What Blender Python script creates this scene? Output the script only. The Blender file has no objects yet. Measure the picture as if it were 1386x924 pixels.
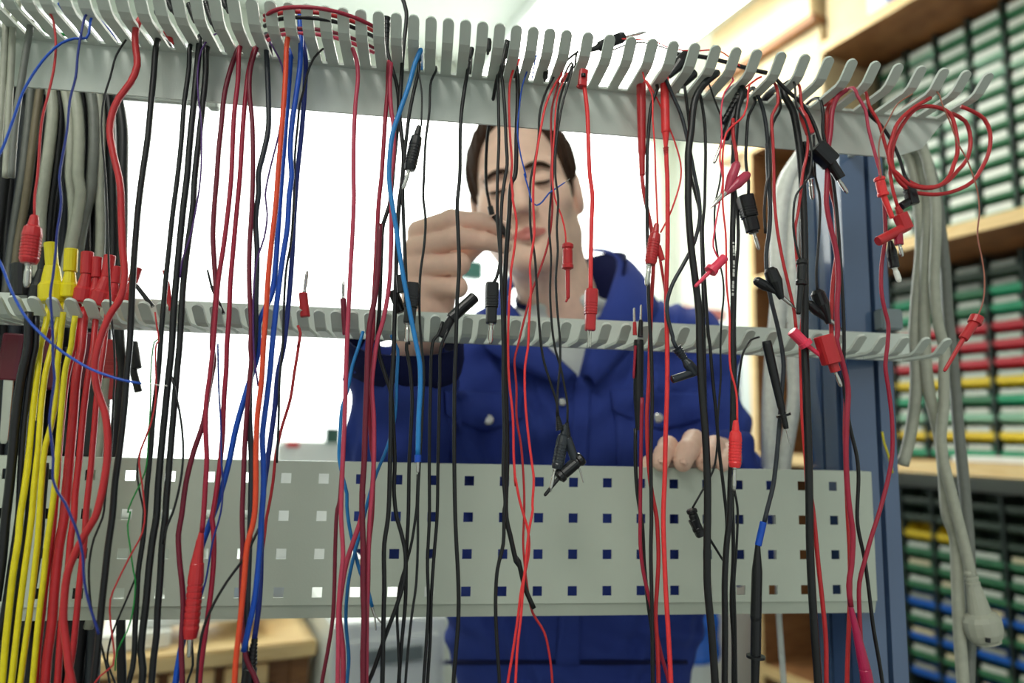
import bpy, bmesh, math, random
import numpy as np
from mathutils import Vector, Matrix
random.seed(4)
rng = np.random.default_rng(4)
SC = bpy.context.scene
COL = SC.collection
# ------------------------------------------------------------------ camera
# calibrated on the 38 mm hole grid of the perforated panel (front face = plane Y 0)
ZO = 1.22                                   # height of the top hole row above the floor
F = 924.0
YAW, PIT, ROL = 0.12793, 0.1364, 0.02388
CAM = np.array([-0.12924, -0.7457, 0.0494 + ZO])
cy_, sy_, cp_, sp_, cr_, sr_ = math.cos(YAW), math.sin(YAW), math.cos(PIT), math.sin(PIT), math.cos(ROL), math.sin(ROL)
FW = np.array([sy_ * cp_, cy_ * cp_, sp_])
r0 = np.array([cy_, -sy_, 0.0]); u0 = np.cross(r0, FW)
RT = cr_ * r0 + sr_ * u0; UP = -sr_ * r0 + cr_ * u0
cd = bpy.data.cameras.new('camera'); co = bpy.data.objects.new('camera', cd); COL.objects.link(co)
co.matrix_world = Matrix(((RT[0], UP[0], -FW[0], CAM[0]), (RT[1], UP[1], -FW[1], CAM[1]), (RT[2], UP[2], -FW[2], CAM[2]), (0, 0, 0, 1)))
cd.sensor_width = 36.0; cd.lens = 36.0 * F / 1386.0
cd.clip_start = 0.02; cd.clip_end = 60
cd.dof.use_dof = True; cd.dof.focus_distance = 0.64; cd.dof.aperture_fstop = 2.5
SC.camera = co
# ------------------------------------------------------------------ world, lights, exposure
wd = bpy.data.worlds.new('world'); SC.world = wd; wd.use_nodes = True
wb = wd.node_tree.nodes['Background']; wb.inputs[0].default_value = (0.93, 1.0, 0.97, 1); wb.inputs[1].default_value = 0.55
SC.view_settings.view_transform = 'Standard'; SC.view_settings.look = 'None'
SC.view_settings.gamma = 1.0; SC.view_settings.use_curve_mapping = False
SC.view_settings.exposure = 0.05
WINDOW_GLOW = 2.2
LAMP_GLOW = 10.0

# ------------------------------------------------------------------ pixel helpers (a pixel is a direction, the depth comes from the plane it lies on)
def ray(x, y):
    return FW + (x - 693) / F * RT + (462 - y) / F * UP
def onY(x, y, Y):
    d = ray(x, y); t = (Y - CAM[1]) / d[1]
    return CAM + t * d
TX = (0, 350, 690, 1036); TY = (0, 230, 460, 684); TS = 924 / 240.0
def tp(tile, x, y):
    return TX[int(tile[1])] + x / TS, TY[int(tile[0])] + y / TS
def tw(tile, x, y, Y):
    px, py = tp(tile, x, y)
    return onY(px, py, Y)

# ------------------------------------------------------------------ materials
def lin(c):
    return tuple(((v / 255) / 12.92 if v / 255 <= 0.04045 else ((v / 255 + 0.055) / 1.055) ** 2.4) for v in c)
MATS = {}
def mat(name, rgb, rough=0.5, metal=0.0, var=0.08, scale=30.0, bump=0.0, bscale=200.0, emit=0.0, sss=0.0, spec=0.5, stretch=None, var_rgb=None, coat=0.0):
    if name in MATS: return MATS[name]
    m = bpy.data.materials.new(name); m.use_nodes = True
    nt = m.node_tree; b = nt.nodes['Principled BSDF']
    c = lin(rgb)
    tc = nt.nodes.new('ShaderNodeTexCoord'); mp = nt.nodes.new('ShaderNodeMapping')
    nt.links.new(tc.outputs['Object'], mp.inputs[0])
    if stretch: mp.inputs['Scale'].default_value = stretch
    nz = nt.nodes.new('ShaderNodeTexNoise'); nz.inputs['Scale'].default_value = scale; nz.inputs['Detail'].default_value = 4
    nt.links.new(mp.outputs[0], nz.inputs[0])
    rp = nt.nodes.new('ShaderNodeValToRGB')
    c2 = lin(var_rgb) if var_rgb else tuple(min(1, v * (1 + var)) for v in c)
    c1 = c if var_rgb else tuple(v * (1 - var) for v in c)
    rp.color_ramp.elements[0].position = 0.35; rp.color_ramp.elements[1].position = 0.65
    rp.color_ramp.elements[0].color = (*c1, 1); rp.color_ramp.elements[1].color = (*c2, 1)
    nt.links.new(nz.outputs[0], rp.inputs[0]); nt.links.new(rp.outputs[0], b.inputs['Base Color'])
    b.inputs['Roughness'].default_value = rough; b.inputs['Metallic'].default_value = metal
    b.inputs['Specular IOR Level'].default_value = spec
    if coat: b.inputs['Coat Weight'].default_value = coat
    if sss:
        b.inputs['Subsurface Weight'].default_value = sss; b.inputs['Subsurface Radius'].default_value = (0.012, 0.005, 0.003); b.inputs['Subsurface Scale'].default_value = 1.0
    if bump:
        bz = nt.nodes.new('ShaderNodeTexNoise'); bz.inputs['Scale'].default_value = bscale; bz.inputs['Detail'].default_value = 3
        nt.links.new(mp.outputs[0], bz.inputs[0])
        bp = nt.nodes.new('ShaderNodeBump'); bp.inputs['Strength'].default_value = bump; bp.inputs['Distance'].default_value = 0.002
        nt.links.new(bz.outputs[0], bp.inputs['Height']); nt.links.new(bp.outputs[0], b.inputs['Normal'])
    if emit:
        b.inputs['Emission Color'].default_value = (*c, 1); b.inputs['Emission Strength'].default_value = emit
    MATS[name] = m
    return m
CABC = dict(red=(190, 42, 48), crimson=(160, 30, 58), maroon=(112, 22, 46), rose=(188, 62, 88), bright=(240, 58, 62), pink=(244, 66, 98), orange=(226, 74, 40),
            blue=(10, 78, 190), navy=(22, 44, 130), sky=(34, 128, 200), black=(18, 20, 24), slate=(44, 50, 58), yellow=(226, 212, 24), green=(20, 140, 60),
            brown=(158, 96, 78), gray=(172, 175, 160), dgray=(116, 120, 114), white=(244, 247, 240), magenta=(176, 30, 80), tan=(120, 110, 88), purple=(74, 36, 110))
def cmat(c):
    return mat('pvc_' + c, CABC[c], rough=0.38, var=0.06, scale=120, spec=0.5)
def pmat(c):
    return mat('plastic_' + c, CABC[c], rough=0.3, var=0.04, scale=60, bump=0.05, bscale=400)
M_RAIL = mat('grey_enamel', (208, 217, 210), 0.42, 0, 0.03, 12, bump=0.06, bscale=600)
M_PANEL = mat('panel_enamel', (190, 200, 187), 0.45, 0, 0.03, 8, bump=0.05, bscale=500)
M_POST = mat('blue_powder_coat', (74, 98, 134), 0.2, 0, 0.05, 10, bump=0.01, bscale=500, coat=1.0)
M_METAL = mat('nickel_pin', (205, 205, 200), 0.22, 1.0, 0.03, 50)
M_WOOD = mat('pale_beech', (236, 206, 150), 0.5, 0, 0.1, 14, stretch=(1, 1, 9), bump=0.05, bscale=60, var_rgb=(224, 188, 128))
M_WOODD = mat('brown_board', (150, 104, 62), 0.55, 0, 0.1, 14, stretch=(1, 1, 9), var_rgb=(120, 80, 46))
M_CARD = mat('cardboard', (226, 206, 164), 0.8, 0, 0.06, 10, bump=0.1, bscale=120)
M_WHITE = mat('white_enamel', (232, 236, 232), 0.4, 0, 0.02, 6)
M_PAPER = mat('paper', (238, 238, 230), 0.8, 0, 0.03, 30)
M_DARK = mat('dark_gap', (26, 26, 24), 0.7, 0, 0.1, 20)

# ------------------------------------------------------------------ mesh helpers
def link(name, me, m=None, parent=None, smooth=False):
    o = bpy.data.objects.new(name, me); COL.objects.link(o)
    if m is not None:
        if isinstance(m, (list, tuple)):
            for q in m: me.materials.append(q)
        elif not me.materials: me.materials.append(m)
    if parent is not None: o.parent = parent
    if smooth:
        me.polygons.foreach_set('use_smooth', [True] * len(me.polygons))
    return o
def tag(o, label, cat, group=None, kind=None):
    o['label'] = label; o['category'] = cat
    if group: o['group'] = group
    if kind: o['kind'] = kind
    return o
def empty(name, loc=(0, 0, 0)):
    o = bpy.data.objects.new(name, None); o.location = loc; o.empty_display_size = 0.02; COL.objects.link(o)
    return o
def pyd(name, v, f):
    me = bpy.data.meshes.new(name); me.from_pydata([tuple(map(float, q)) for q in v], [], [tuple(map(int, q)) for q in f]); me.update()
    return me
def box_me(name, x0, x1, y0, y1, z0, z1, bev=0.0):
    bm = bmesh.new()
    bmesh.ops.create_cube(bm, size=1.0)
    for v in bm.verts:
        v.co = Vector((x0 + (v.co.x + .5) * (x1 - x0), y0 + (v.co.y + .5) * (y1 - y0), z0 + (v.co.z + .5) * (z1 - z0)))
    if bev:
        bmesh.ops.bevel(bm, geom=bm.edges[:], offset=bev, segments=2, affect='EDGES', clamp_overlap=True)
    me = bpy.data.meshes.new(name); bm.to_mesh(me); bm.free()
    return me
def box(name, x0, x1, y0, y1, z0, z1, m, parent=None, bev=0.0):
    return link(name, box_me(name, x0, x1, y0, y1, z0, z1, bev), m, parent)
def struct(o, label=None, cat=None):
    o['kind'] = 'structure'
    if label: o['label'] = label
    if cat: o['category'] = cat
    return o
def frames(P):
    P = np.asarray(P, float); n = len(P)
    T = np.gradient(P, axis=0); T /= np.linalg.norm(T, axis=1)[:, None] + 1e-12
    ref = np.array([0, 1.0, 0.0]) if abs(T[0, 1]) < .9 else np.array([1.0, 0, 0])
    N = np.zeros_like(P); N[0] = np.cross(T[0], ref); N[0] /= np.linalg.norm(N[0])
    for i in range(1, n):
        v = N[i - 1] - T[i] * (N[i - 1] @ T[i]); N[i] = v / (np.linalg.norm(v) + 1e-12)
    return T, N, np.cross(T, N)
def sweep(P, R, sides=8, flat=1.0, power=2.0, ref=None):
    """closed tube along P with radius list R; flat scales the second axis; power>2 squares the section"""
    P = np.asarray(P, float); n = len(P); R = np.broadcast_to(np.asarray(R, float), (n,))
    T, N, B = frames(P)
    a = np.arange(sides) * 2 * math.pi / sides + (math.pi / sides)
    ca, sa = np.cos(a), np.sin(a)
    if power != 2.0:
        k = (np.abs(ca) ** power + np.abs(sa) ** power) ** (-1 / power); ca, sa = ca * k, sa * k
    V = P[:, None, :] + R[:, None, None] * (ca[None, :, None] * N[:, None, :] + flat * sa[None, :, None] * B[:, None, :])
    V = V.reshape(-1, 3)
    fs = []
    for i in range(n - 1):
        for j in range(sides):
            k = (j + 1) % sides
            fs.append((i * sides + j, i * sides + k, (i + 1) * sides + k, (i + 1) * sides + j))
    fs.append(tuple(range(sides - 1, -1, -1))); fs.append(tuple((n - 1) * sides + j for j in range(sides)))
    return V, fs
def catmull(P, step=0.006):
    P = np.asarray(P, float)
    if len(P) < 3: return P
    Q = np.vstack([2 * P[0] - P[1], P, 2 * P[-1] - P[-2]])
    out = []
    for i in range(1, len(Q) - 2):
        p0, p1, p2, p3 = Q[i - 1:i + 3]
        n = max(2, int(np.linalg.norm(p2 - p1) / step))
        # centripetal parametrisation keeps bends free of loops
        t1 = np.linalg.norm(p1 - p0) ** .5 + 1e-9; t2 = t1 + np.linalg.norm(p2 - p1) ** .5 + 1e-9; t3 = t2 + np.linalg.norm(p3 - p2) ** .5 + 1e-9
        t = np.linspace(t1, t2, n, endpoint=False)[:, None]
        A1 = (t1 - t) / t1 * p0 + t / t1 * p1
        A2 = (t2 - t) / (t2 - t1) * p1 + (t - t1) / (t2 - t1) * p2
        A3 = (t3 - t) / (t3 - t2) * p2 + (t - t2) / (t3 - t2) * p3
        B1 = (t2 - t) / t2 * A1 + t / t2 * A2
        B2 = (t3 - t) / (t3 - t1) * A2 + (t - t1) / (t3 - t1) * A3
        out.append((t2 - t) / (t2 - t1) * B1 + (t - t1) / (t2 - t1) * B2)
    return np.vstack(out + [P[-1:]])
def tube(name, P, r, m, parent=None, sides=8, step=0.006, flat=1.0):
    C = catmull(P, step); V, f = sweep(C, r, sides, flat)
    return link(name, pyd(name, V, f), m, parent, True)
def loft(name, A, B, w, prof, m, parent=None, sides=14, flat=1.0, power=2.0):
    """turned or moulded part between two points; prof = [(t, radius share)]"""
    A = np.asarray(A, float); B = np.asarray(B, float)
    P = [A + (B - A) * t for t, _ in prof]
    # frames from a straight axis: keep it exact
    ax = (B - A) / np.linalg.norm(B - A)
    ref = np.array([0, 1.0, 0.0]) if abs(ax[1]) < .9 else np.array([1.0, 0, 0])
    N = np.cross(ax, ref); N /= np.linalg.norm(N); Bv = np.cross(ax, N)
    a = np.arange(sides) * 2 * math.pi / sides + math.pi / sides
    ca, sa = np.cos(a), np.sin(a)
    if power != 2.0:
        k = (np.abs(ca) ** power + np.abs(sa) ** power) ** (-1 / power); ca, sa = ca * k, sa * k
    V = []
    for p, (t, r) in zip(P, prof):
        V += list(p + w / 2 * r * (ca[:, None] * N + flat * sa[:, None] * Bv))
    fs = []
    n = len(prof)
    for i in range(n - 1):
        for j in range(sides):
            k = (j + 1) % sides
            fs.append((i * sides + j, i * sides + k, (i + 1) * sides + k, (i + 1) * sides + j))
    fs.append(tuple(range(sides - 1, -1, -1))); fs.append(tuple((n - 1) * sides + j for j in range(sides)))
    o = link(name, pyd(name, V, fs), m, parent)
    return o
def ridged(base, t0, t1, n, depth=0.12):
    """insert n ridges between t0 and t1 of a profile"""
    pr = [q for q in base if q[0] < t0]
    def rad(t):
        for (a, ra), (b, rb) in zip(base, base[1:]):
            if a <= t <= b: return ra + (rb - ra) * (t - a) / max(b - a, 1e-6)
        return base[-1][1]
    for i in range(n):
        a = t0 + (t1 - t0) * i / n; d = (t1 - t0) / n
        pr += [(a, rad(a)), (a + d * .55, rad(a + d * .55)), (a + d * .6, rad(a + d * .6) * (1 - depth)), (a + d * .95, rad(a + d) * (1 - depth))]
    pr += [q for q in base if q[0] >= t1]
    return pr
PROF = dict(
    banana=ridged([(0, .30), (.03, .42), (.22, .58), (.26, .86), (.4, 1.0), (.9, 1.0), (.95, .92), (1, .8)], .42, .88, 7, .07),
    sleeve=[(0, .9), (.03, 1), (.45, .95), (.55, .9), (.97, .9), (1, .8)],
    tube=[(0, .92), (.03, 1), (.97, 1), (1, .94)],
    taper=[(0, .45), (.08, .55), (.35, .95), (.95, 1), (1, .9)],
    block=ridged([(0, .9), (.03, 1), (.6, 1), (.62, .82), (.97, .82), (1, .75)], .3, .58, 4, .06),
    brick=[(0, .9), (.03, 1), (.97, 1), (1, .9)],
    probe=[(0, .9), (.03, 1), (.3, .96), (.75, .8), (.8, .66), (.97, .6), (1, .5)],
    boot=ridged([(0, .45), (1, 1)], .05, .9, 7, .2),
    head=[(0, .8), (.05, 1), (.16, 1), (.2, .8), (.24, .8), (.28, .86), (.78, .86), (.82, 1), (.94, 1), (.97, .7), (1, .5)],
    rod=[(0, 1), (.8, .85), (.95, .8), (1, .5)],
    pin=[(0, 1), (.08, 1), (.12, .82), (.25, .82), (.35, 1), (.8, 1), (.95, .7), (1, .35)],
    needle=[(0, 1), (.6, .8), (1, .2)],
    cone=[(0, .35), (.1, .45), (.95, 1), (1, .9)],
    plug=[(0, .55), (.1, .62), (.45, .8), (.55, 1.0), (.95, 1), (1, .92)],
    mains=[(0, .28), (.03, .34), (.07, .34), (.075, .30), (.10, .30), (.105, .36), (.14, .36), (.145, .32), (.17, .32), (.175, .38), (.21, .38), (.215, .36), (.45, .52), (.6, .60), (.64, .86), (.70, .98), (.76, 1.0), (.88, .98), (.96, .88), (1, .74)],
    jaw=[(0, .5), (.1, .9), (.45, 1), (1, .35)],
)
exec_parts = []

# ================================================================== the room (axes turned 18 degrees against the rack)
S0 = np.array([1.4171, 1.0916, 0.0]); RA = math.radians(18)
def room(o):
    o.location = tuple(S0); o.rotation_euler = (0, 0, RA)
    return o
def to_room(P):
    d = np.asarray(P) - S0; c, s = math.cos(RA), math.sin(RA)
    return np.array([d[0] * c + d[1] * s, -d[0] * s + d[1] * c, d[2]])
def onZ(x, y, Z):
    d = ray(x, y); return CAM + d * (Z - CAM[2]) / d[2]
def on_room_y(x, y, v):
    """pixel ray met with the room plane y = v, in room coordinates"""
    A = to_room(CAM); B = to_room(CAM + ray(x, y)); t = (v - A[1]) / (B[1] - A[1])
    return A + t * (B - A)
XL, XR, YF, YB, ZC = -3.7, 0.42, -3.4, 1.75, 3.1
M_WALL = mat('pale_wall_paint', (206, 214, 204), 0.8, 0, 0.02, 3, bump=0.05, bscale=80)
M_CEIL = mat('ceiling_paint', (214, 222, 212), 0.9, 0, 0.02, 3)
M_FLOOR = mat('grey_vinyl', (112, 112, 106), 0.45, 0, 0.08, 9)
M_GLOW = mat('daylit_frosted_glass', (250, 255, 253), 0.4, 0, 0.0, 3, emit=WINDOW_GLOW)
M_LAMP = mat('lamp_diffuser', (255, 252, 244), 0.4, 0, 0.0, 3, emit=LAMP_GLOW)
struct(room(box('floor', XL, XR, YF, YB, -0.05, 0, M_FLOOR)))
struct(room(box('ceiling', XL, XR, YF, YB, ZC, ZC + 0.05, M_CEIL)))
struct(room(box('wall_right', XR, XR + 0.06, YF, YB, 0, ZC, M_WALL)))
struct(room(box('wall_left', XL - 0.06, XL, YF, YB, 0, ZC, M_WALL)))
WX0, WX1, WZ0, WZ1 = -3.45, 0.30, 0.98, 3.0
WSP = on_room_y(690, 300, YB)[0]; WZL = 2.92
def wall_with_opening(name):
    b = bmesh.new()
    for (x0, x1, z0, z1) in ((XL, XR, 0, WZ0), (XL, XR, WZ1, ZC), (XL, WX0, WZ0, WZ1), (WX1, XR, WZ0, WZ1), (WX0, WSP - .03, WZL, WZ1)):
        r = bmesh.ops.create_cube(b, size=1.0)
        for v in r['verts']:
            v.co = Vector((x0 + (v.co.x + .5) * (x1 - x0), YB + (v.co.y + .5) * 0.12, z0 + (v.co.z + .5) * (z1 - z0)))
    me = bpy.data.meshes.new(name); b.to_mesh(me); b.free()
    return link(name, me, M_WALL)
struct(room(wall_with_opening('wall_back')))
w = room(empty('window_1')); struct(w)
xm = [WX0, WX0 + 0.62, WSP, WX1]; top = [WZL, WZL, WZ1]
for i in range(3):
    box('pane', xm[i] + .03, xm[i + 1] - .03, YB + .05, YB + .06, WZ0 + .04, top[i] - .04, M_GLOW, w)
for i, x in enumerate(xm): box('mullion', x - .03, x + .03, YB + .03, YB + .09, WZ0, (top + [WZ1])[i] if i != 2 else WZ1, M_WHITE, w)
for z, xa, xb in ((WZ0, WX0, WX1), (WZL - .04, WX0, WSP), (WZ1 - .04, WSP, WX1)): box('window_rail', xa, xb, YB + .032, YB + .088, z, z + .04, M_WHITE, w)
box('window_sill', WX0 - .05, WX1 + .05, YB - .12, YB + .03, WZ0 - .04, WZ0, M_WHITE, w, .004)
# ceiling lamps: long luminaires running along the room
def luminaire(x0, x1, y0, y1, label):
    l = room(empty('ceiling_lamp'))
    box('housing', x0, x1, y0, y1, ZC - .07, ZC - .001, M_WHITE, l, .006)
    box('diffuser', x0 + .02, x1 - .02, y0 + .02, y1 - .02, ZC - .085, ZC - .065, M_LAMP, l, .004)
    tag(l, label, 'lamp', 'ceiling lamps')
A = to_room(onZ(700, 40, ZC - .085))
luminaire(A[0], A[0] + .75, A[1] - .9, A[1] + .9, 'long white ceiling lamp above the comb rail, left of the cardboard boxes')
luminaire(-3.3, -2.6, -3.1, -1.3, 'unseen ceiling lamp added for fill behind the camera at the near left')  # out of view, added to fill the rack and jacket from the left front

# ================================================================== the rack
def PZ(z): return ZO + z
# ---- perforated panel
def make_panel():
    X0, X1, Z0, Z1 = -0.74, 0.3905, -0.1265, 0.0175
    xs = [X0]; zs = [Z0]
    for c in range(-18, 10): xs += [c * .038 - .0051, c * .038 + .0051]
    xs.append(X1)
    for r in (3, 2, 1, 0): zs += [-r * .038 - .0051, -r * .038 + .0051]
    zs.append(Z1)
    nx, nz = len(xs), len(zs)
    V = [(x, 0, PZ(z)) for z in zs for x in xs]; fs = []
    for j in range(nz - 1):
        for i in range(nx - 1):
            if i % 2 == 1 and j % 2 == 1 and i < nx - 2: continue
            fs.append((j * nx + i, j * nx + i + 1, (j + 1) * nx + i + 1, (j + 1) * nx + i))
    me = pyd('sheet', V, fs)
    return me, X0, X1
root = empty('perforated_panel', (0, 0, PZ(-.14)))
me, X0, X1 = make_panel()
o = link('sheet', me, M_PANEL, root); o.location = (0, 0, -PZ(-.14))
sd = o.modifiers.new('thickness', 'SOLIDIFY'); sd.thickness = 0.0016; sd.offset = 1
def child_box(name, parent, x0, x1, y0, y1, z0, z1, m, bev=0.0):
    o = box(name, x0, x1, y0, y1, z0, z1, m, parent, bev); o.location = tuple(-np.array(parent.location)); return o
# folded lower lip, leaning back, and the top return
V = [(X0, 0, PZ(-.1265)), (X1, 0, PZ(-.1265)), (X1, .004, PZ(-.1405)), (X0, .004, PZ(-.1405)), (X0, .016, PZ(-.1405)), (X1, .016, PZ(-.1405))]
o = link('lower_lip', pyd('lower_lip', V, [(0, 3, 2, 1), (3, 4, 5, 2)]), M_PANEL, root); o.location = tuple(-np.array(root.location))
child_box('top_return', root, X0, X1, .0016, .014, PZ(.016), PZ(.0175), M_PANEL)
for z in (-.004, -.094):
    P = onY(1163 + (3 if z < -.05 else 0), 690 if z > -.05 else 767, -.0005)
    o = loft('screw_head', (P[0], -.002, P[2]), (P[0], .001, P[2]), .011, [(0, .8), (.3, 1), (1, 1)], M_PANEL, root); o.location = tuple(-np.array(root.location))
tag(root, 'grey metal panel with square perforations at the bottom of the rack', 'panel')

# ---- comb rails
def tine_mesh():
    prof = [(0, 0), (-.046, 0), (-.053, .0022), (-.0655, .0125)]     # (Y, Z) centre line
    w, th = .0051, .0015
    V, fs = [], []
    rows = []
    for k, (y, z) in enumerate(prof): rows.append((y, z, w))
    d = np.array([-.0125, .0103]); d /= np.linalg.norm(d)
    for s in (.35, .6, .8, .93, 1.0):                                  # rounded end
        rows.append((prof[-1][0] + d[0] * .0051 * s, prof[-1][1] + d[1] * .0051 * s, w * math.sqrt(max(0, 1 - s * s)) + 1e-4))
    for k, (y, z, ww) in enumerate(rows):
        t = np.array([-1.0, 0.0]) if k < 2 else d
        nrm = np.array([-t[1], t[0]]) * -1                             # upward normal in (Y,Z)
        if nrm[1] < 0: nrm = -nrm
        for sx, sn in ((-1, 1), (1, 1), (1, -1), (-1, -1)):
            V.append((sx * ww, y + nrm[0] * th * sn, z + nrm[1] * th * sn))
    n = len(rows)
    for i in range(n - 1):
        for j in range(4):
            k = (j + 1) % 4
            fs.append((i * 4 + j, (i + 1) * 4 + j, (i + 1) * 4 + k, i * 4 + k))
    fs += [(0, 1, 2, 3), tuple((n - 1) * 4 + j for j in (3, 2, 1, 0))]
    return pyd('tine', V, fs)
TINE = tine_mesh(); TINE.materials.append(M_RAIL)
def comb_rail(xs, ybase, zc, flange, x0, x1, label, cut=0.0):
    r = empty('comb_rail', ((x0 + x1) / 2, ybase, zc))
    child_box('spine', r, x0, x1, ybase - .006, ybase + .0012, zc - .0012, zc + .0012, M_RAIL)
    pts = [(x0, zc), (x0, zc + flange), (x1 - cut, zc + flange), (x1 - cut * .45, zc + flange * .72), (x1, zc)]
    V = [(x, ybase - .0012, z) for x, z in pts] + [(x, ybase + .0012, z) for x, z in pts]
    fs = [(0, 1, 2, 3, 4), (9, 8, 7, 6, 5)] + [(i, (i + 1) % 5, 5 + (i + 1) % 5, 5 + i) for i in range(5)]
    o = link('flange', pyd('flange', V, fs), M_RAIL, r); o.location = tuple(-np.array(r.location))
    for x in xs:
        t = link('tine', TINE, None, r); t.location = (x - r.location[0], -.004, 0)
    tag(r, label, 'rail', 'comb rails of the rack')
    return r
ux = [-.0108 - .01558 * k for k in range(46)] + [.0095 + .0207 * k for k in range(9)] + [.2000 + .02455 * k for k in range(10)]
ZU = PZ(.4045); YU = -.0985
comb_rail(ux, YU, ZU, -.0475, -.73, .4285, 'upper pale grey comb rail with upturned tines and a deep front plate', .062)
lx = [-.0085 - .0159 * k for k in range(45)] + [.0111 + .0207 * k for k in range(9)] + [.2066 + .0250 * k for k in range(10)]
ZL = PZ(.148); YL = -.010
comb_rail(lx, YL, ZL, .0315, -.73, .440, 'lower pale grey comb rail in front of the worker\'s chest')
# ---- posts
def post(xl, xr, y0, y1, label):
    p = empty('rack_post', ((xl + xr) / 2, (y0 + y1) / 2, 0))
    z0, z1 = 0.0, PZ(.47)
    W = xr - xl
    # extruded section with a slot in the front and in each side, built as one closed outline
    g, gd = .0065, .012
    fx = xl + W * .62
    sy = y0 + .016
    pts = [(xl, y0), (fx - g / 2, y0), (fx - g / 2, y0 + gd), (fx + g / 2, y0 + gd), (fx + g / 2, y0), (xr, y0),
           (xr, sy), (xr - gd, sy), (xr - gd, sy + g), (xr, sy + g), (xr, y1), (xl, y1),
           (xl, y1 - .028), (xl + gd, y1 - .028), (xl + gd, y1 - .028 - g), (xl, y1 - .028 - g),
           (xl, sy + g + .004), (xl + gd, sy + g + .004), (xl + gd, sy), (xl, sy)]
    n = len(pts)
    V = [(x, y, z0) for x, y in pts] + [(x, y, z1) for x, y in pts]
    fs = [(i, (i + 1) % n, n + (i + 1) % n, n + i) for i in range(n)] + [tuple(range(n - 1, -1, -1)), tuple(range(n, 2 * n))]
    o = link('profile', pyd('profile', V, fs), M_POST, p); o.location = tuple(-np.array(p.location))
    child_box('foot_plate', p, xl - .05, xr + .05, y0 - .12, y1 + .12, 0.0, .012, M_POST, .003)
    for zc, yf in ((PZ(.416), YU), (PZ(.165), YL)):
        child_box('bracket', p, xl + .012, xl + .018, yf + .002, y0 + .002, zc - .008, zc + .008, M_RAIL)
    tag(p, label, 'post', 'posts of the rack')
post(.3796, .4383, .017, .105, 'blue metal post with dark slots at the right end of the panel')
post(-.729, -.670, .017, .105, 'blue metal post at the left end of the rack, behind the hanging cables')

# ================================================================== shelving on the right
def rbox(name, parent, x0, x1, y0, y1, z0, z1, m, bev=0.0): return box(name, x0, x1, y0, y1, z0, z1, m, parent, bev)
sh = room(empty('shelf_unit'))
SD, SY0, SY1 = .40, -.30, .76
for z0, z1 in ((PZ(.667), PZ(.707)), (PZ(-.035), PZ(.004)), (PZ(-.82), PZ(-.78))):
    b = rbox('board', sh, .003, SD, SY0, SY1, z0, z1, M_WOODD)
    rbox('edge_strip', b, 0, .003, SY0, SY1, z0, z1, M_WOOD)
for z0, z1, ya, yb_ in ((PZ(1.49), PZ(1.53), SY0, .398), (PZ(1.235), PZ(1.265), .398, SY1)):
    b = rbox('board', sh, .003, SD, ya, yb_, z0, z1, M_WOODD)
    rbox('edge_strip', b, 0, .003, ya, yb_, z0, z1, M_WOOD)
u = rbox('upright', sh, .003, SD, SY1, SY1 + .03, 0, PZ(1.265), M_WOODD)
rbox('edge_strip', u, 0, .003, SY1, SY1 + .03, 0, PZ(1.265), M_WOOD)
rbox('upright', sh, 0, SD, SY0 - .03, SY0, 0, PZ(1.53), M_WOODD)
tag(sh, 'tall wooden shelf unit on the right holding rows of small bins', 'shelf')
# bins
BC = dict(green=(58, 122, 84), pale=(140, 190, 160), teal=(40, 158, 112), red=(196, 36, 52), yellow=(236, 204, 40), blue=(20, 98, 196), dark=(52, 70, 56), white=(206, 222, 210))
def bin_mesh():
    w, d, h = .048, .085, .047
    # open-fronted bin: low chamfered front lip, full-height sides further back
    V = [(-.004, -w, .010), (-.004, w, .010), (.008, -w * .86, 0), (.008, w * .86, 0), (d, -w, 0), (d, w, 0),
         (-.004, -w, .026), (-.004, w, .026), (.004, -w, .026), (.004, w, .026), (.03, -w, h), (.03, w, h), (d, -w, h), (d, w, h),
         (.012, -w * .92, .003), (.012, w * .92, .003), (d - .003, -w * .92, .003), (d - .003, w * .92, .003)]
    f = [(0, 6, 7, 1), (2, 0, 1, 3), (6, 8, 9, 7), (2, 3, 5, 4), (0, 2, 4, 12), (0, 12, 10, 8, 6), (1, 5, 3), (1, 13, 5), (1, 7, 9, 11, 13), (4, 5, 13, 12), (8, 14, 15, 9), (14, 16, 17, 15)]
    return pyd('bin_body', V, f)
BM = bin_mesh()
def label_mesh():
    return box_me('label_card', -.0050, -.0042, -.037, .037, .0285, .0445)
BMC = {}
for k, c in BC.items():
    q = BM.copy(); q.materials.append(mat('bin_' + k, c, 0.38, 0, 0.05, 20)); BMC[k] = q
LMC = {}
for k, c in dict(white=(204, 212, 200), cream=(212, 204, 170), grey=(150, 156, 148)).items():
    q = label_mesh(); q.materials.append(mat('label_' + k, c, 0.7, 0, 0.04, 60)); LMC[k] = q
q = box_me('label_card', -.0050, -.0042, -.041, .041, .0200, .0450, .001); q.materials.append(mat('label_bright', (226, 234, 224), .6, 0, .04, 60)); LMC['big'] = q
ORD = ['top', 'second', 'third', 'fourth', 'fifth', 'sixth', 'seventh', 'eighth', 'ninth', 'tenth', 'eleventh', 'twelfth', 'thirteenth']
tcol = [.29 + .11 * k - .11 * 4 for k in range(8)]        # column centres along the shelf (near end first)
BINX = .25
bays = [('upper', PZ(.712), 10, 10), ('middle', PZ(.008), 11, 11), ('lower', PZ(-.145), 10, None)]
midc = ['dark', 'green', 'green', 'red', 'red', 'red', 'yellow', 'green', 'pale', 'yellow', 'teal']  # top row: shade under the shelf board put into the bin colour
lowc = ['dark', 'dark', 'yellow', 'green', 'green', 'green', 'blue', 'green', 'blue', 'green', 'blue', 'green']  # dark rows are unlit bins, their shade put into the colour
racks = {}
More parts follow.
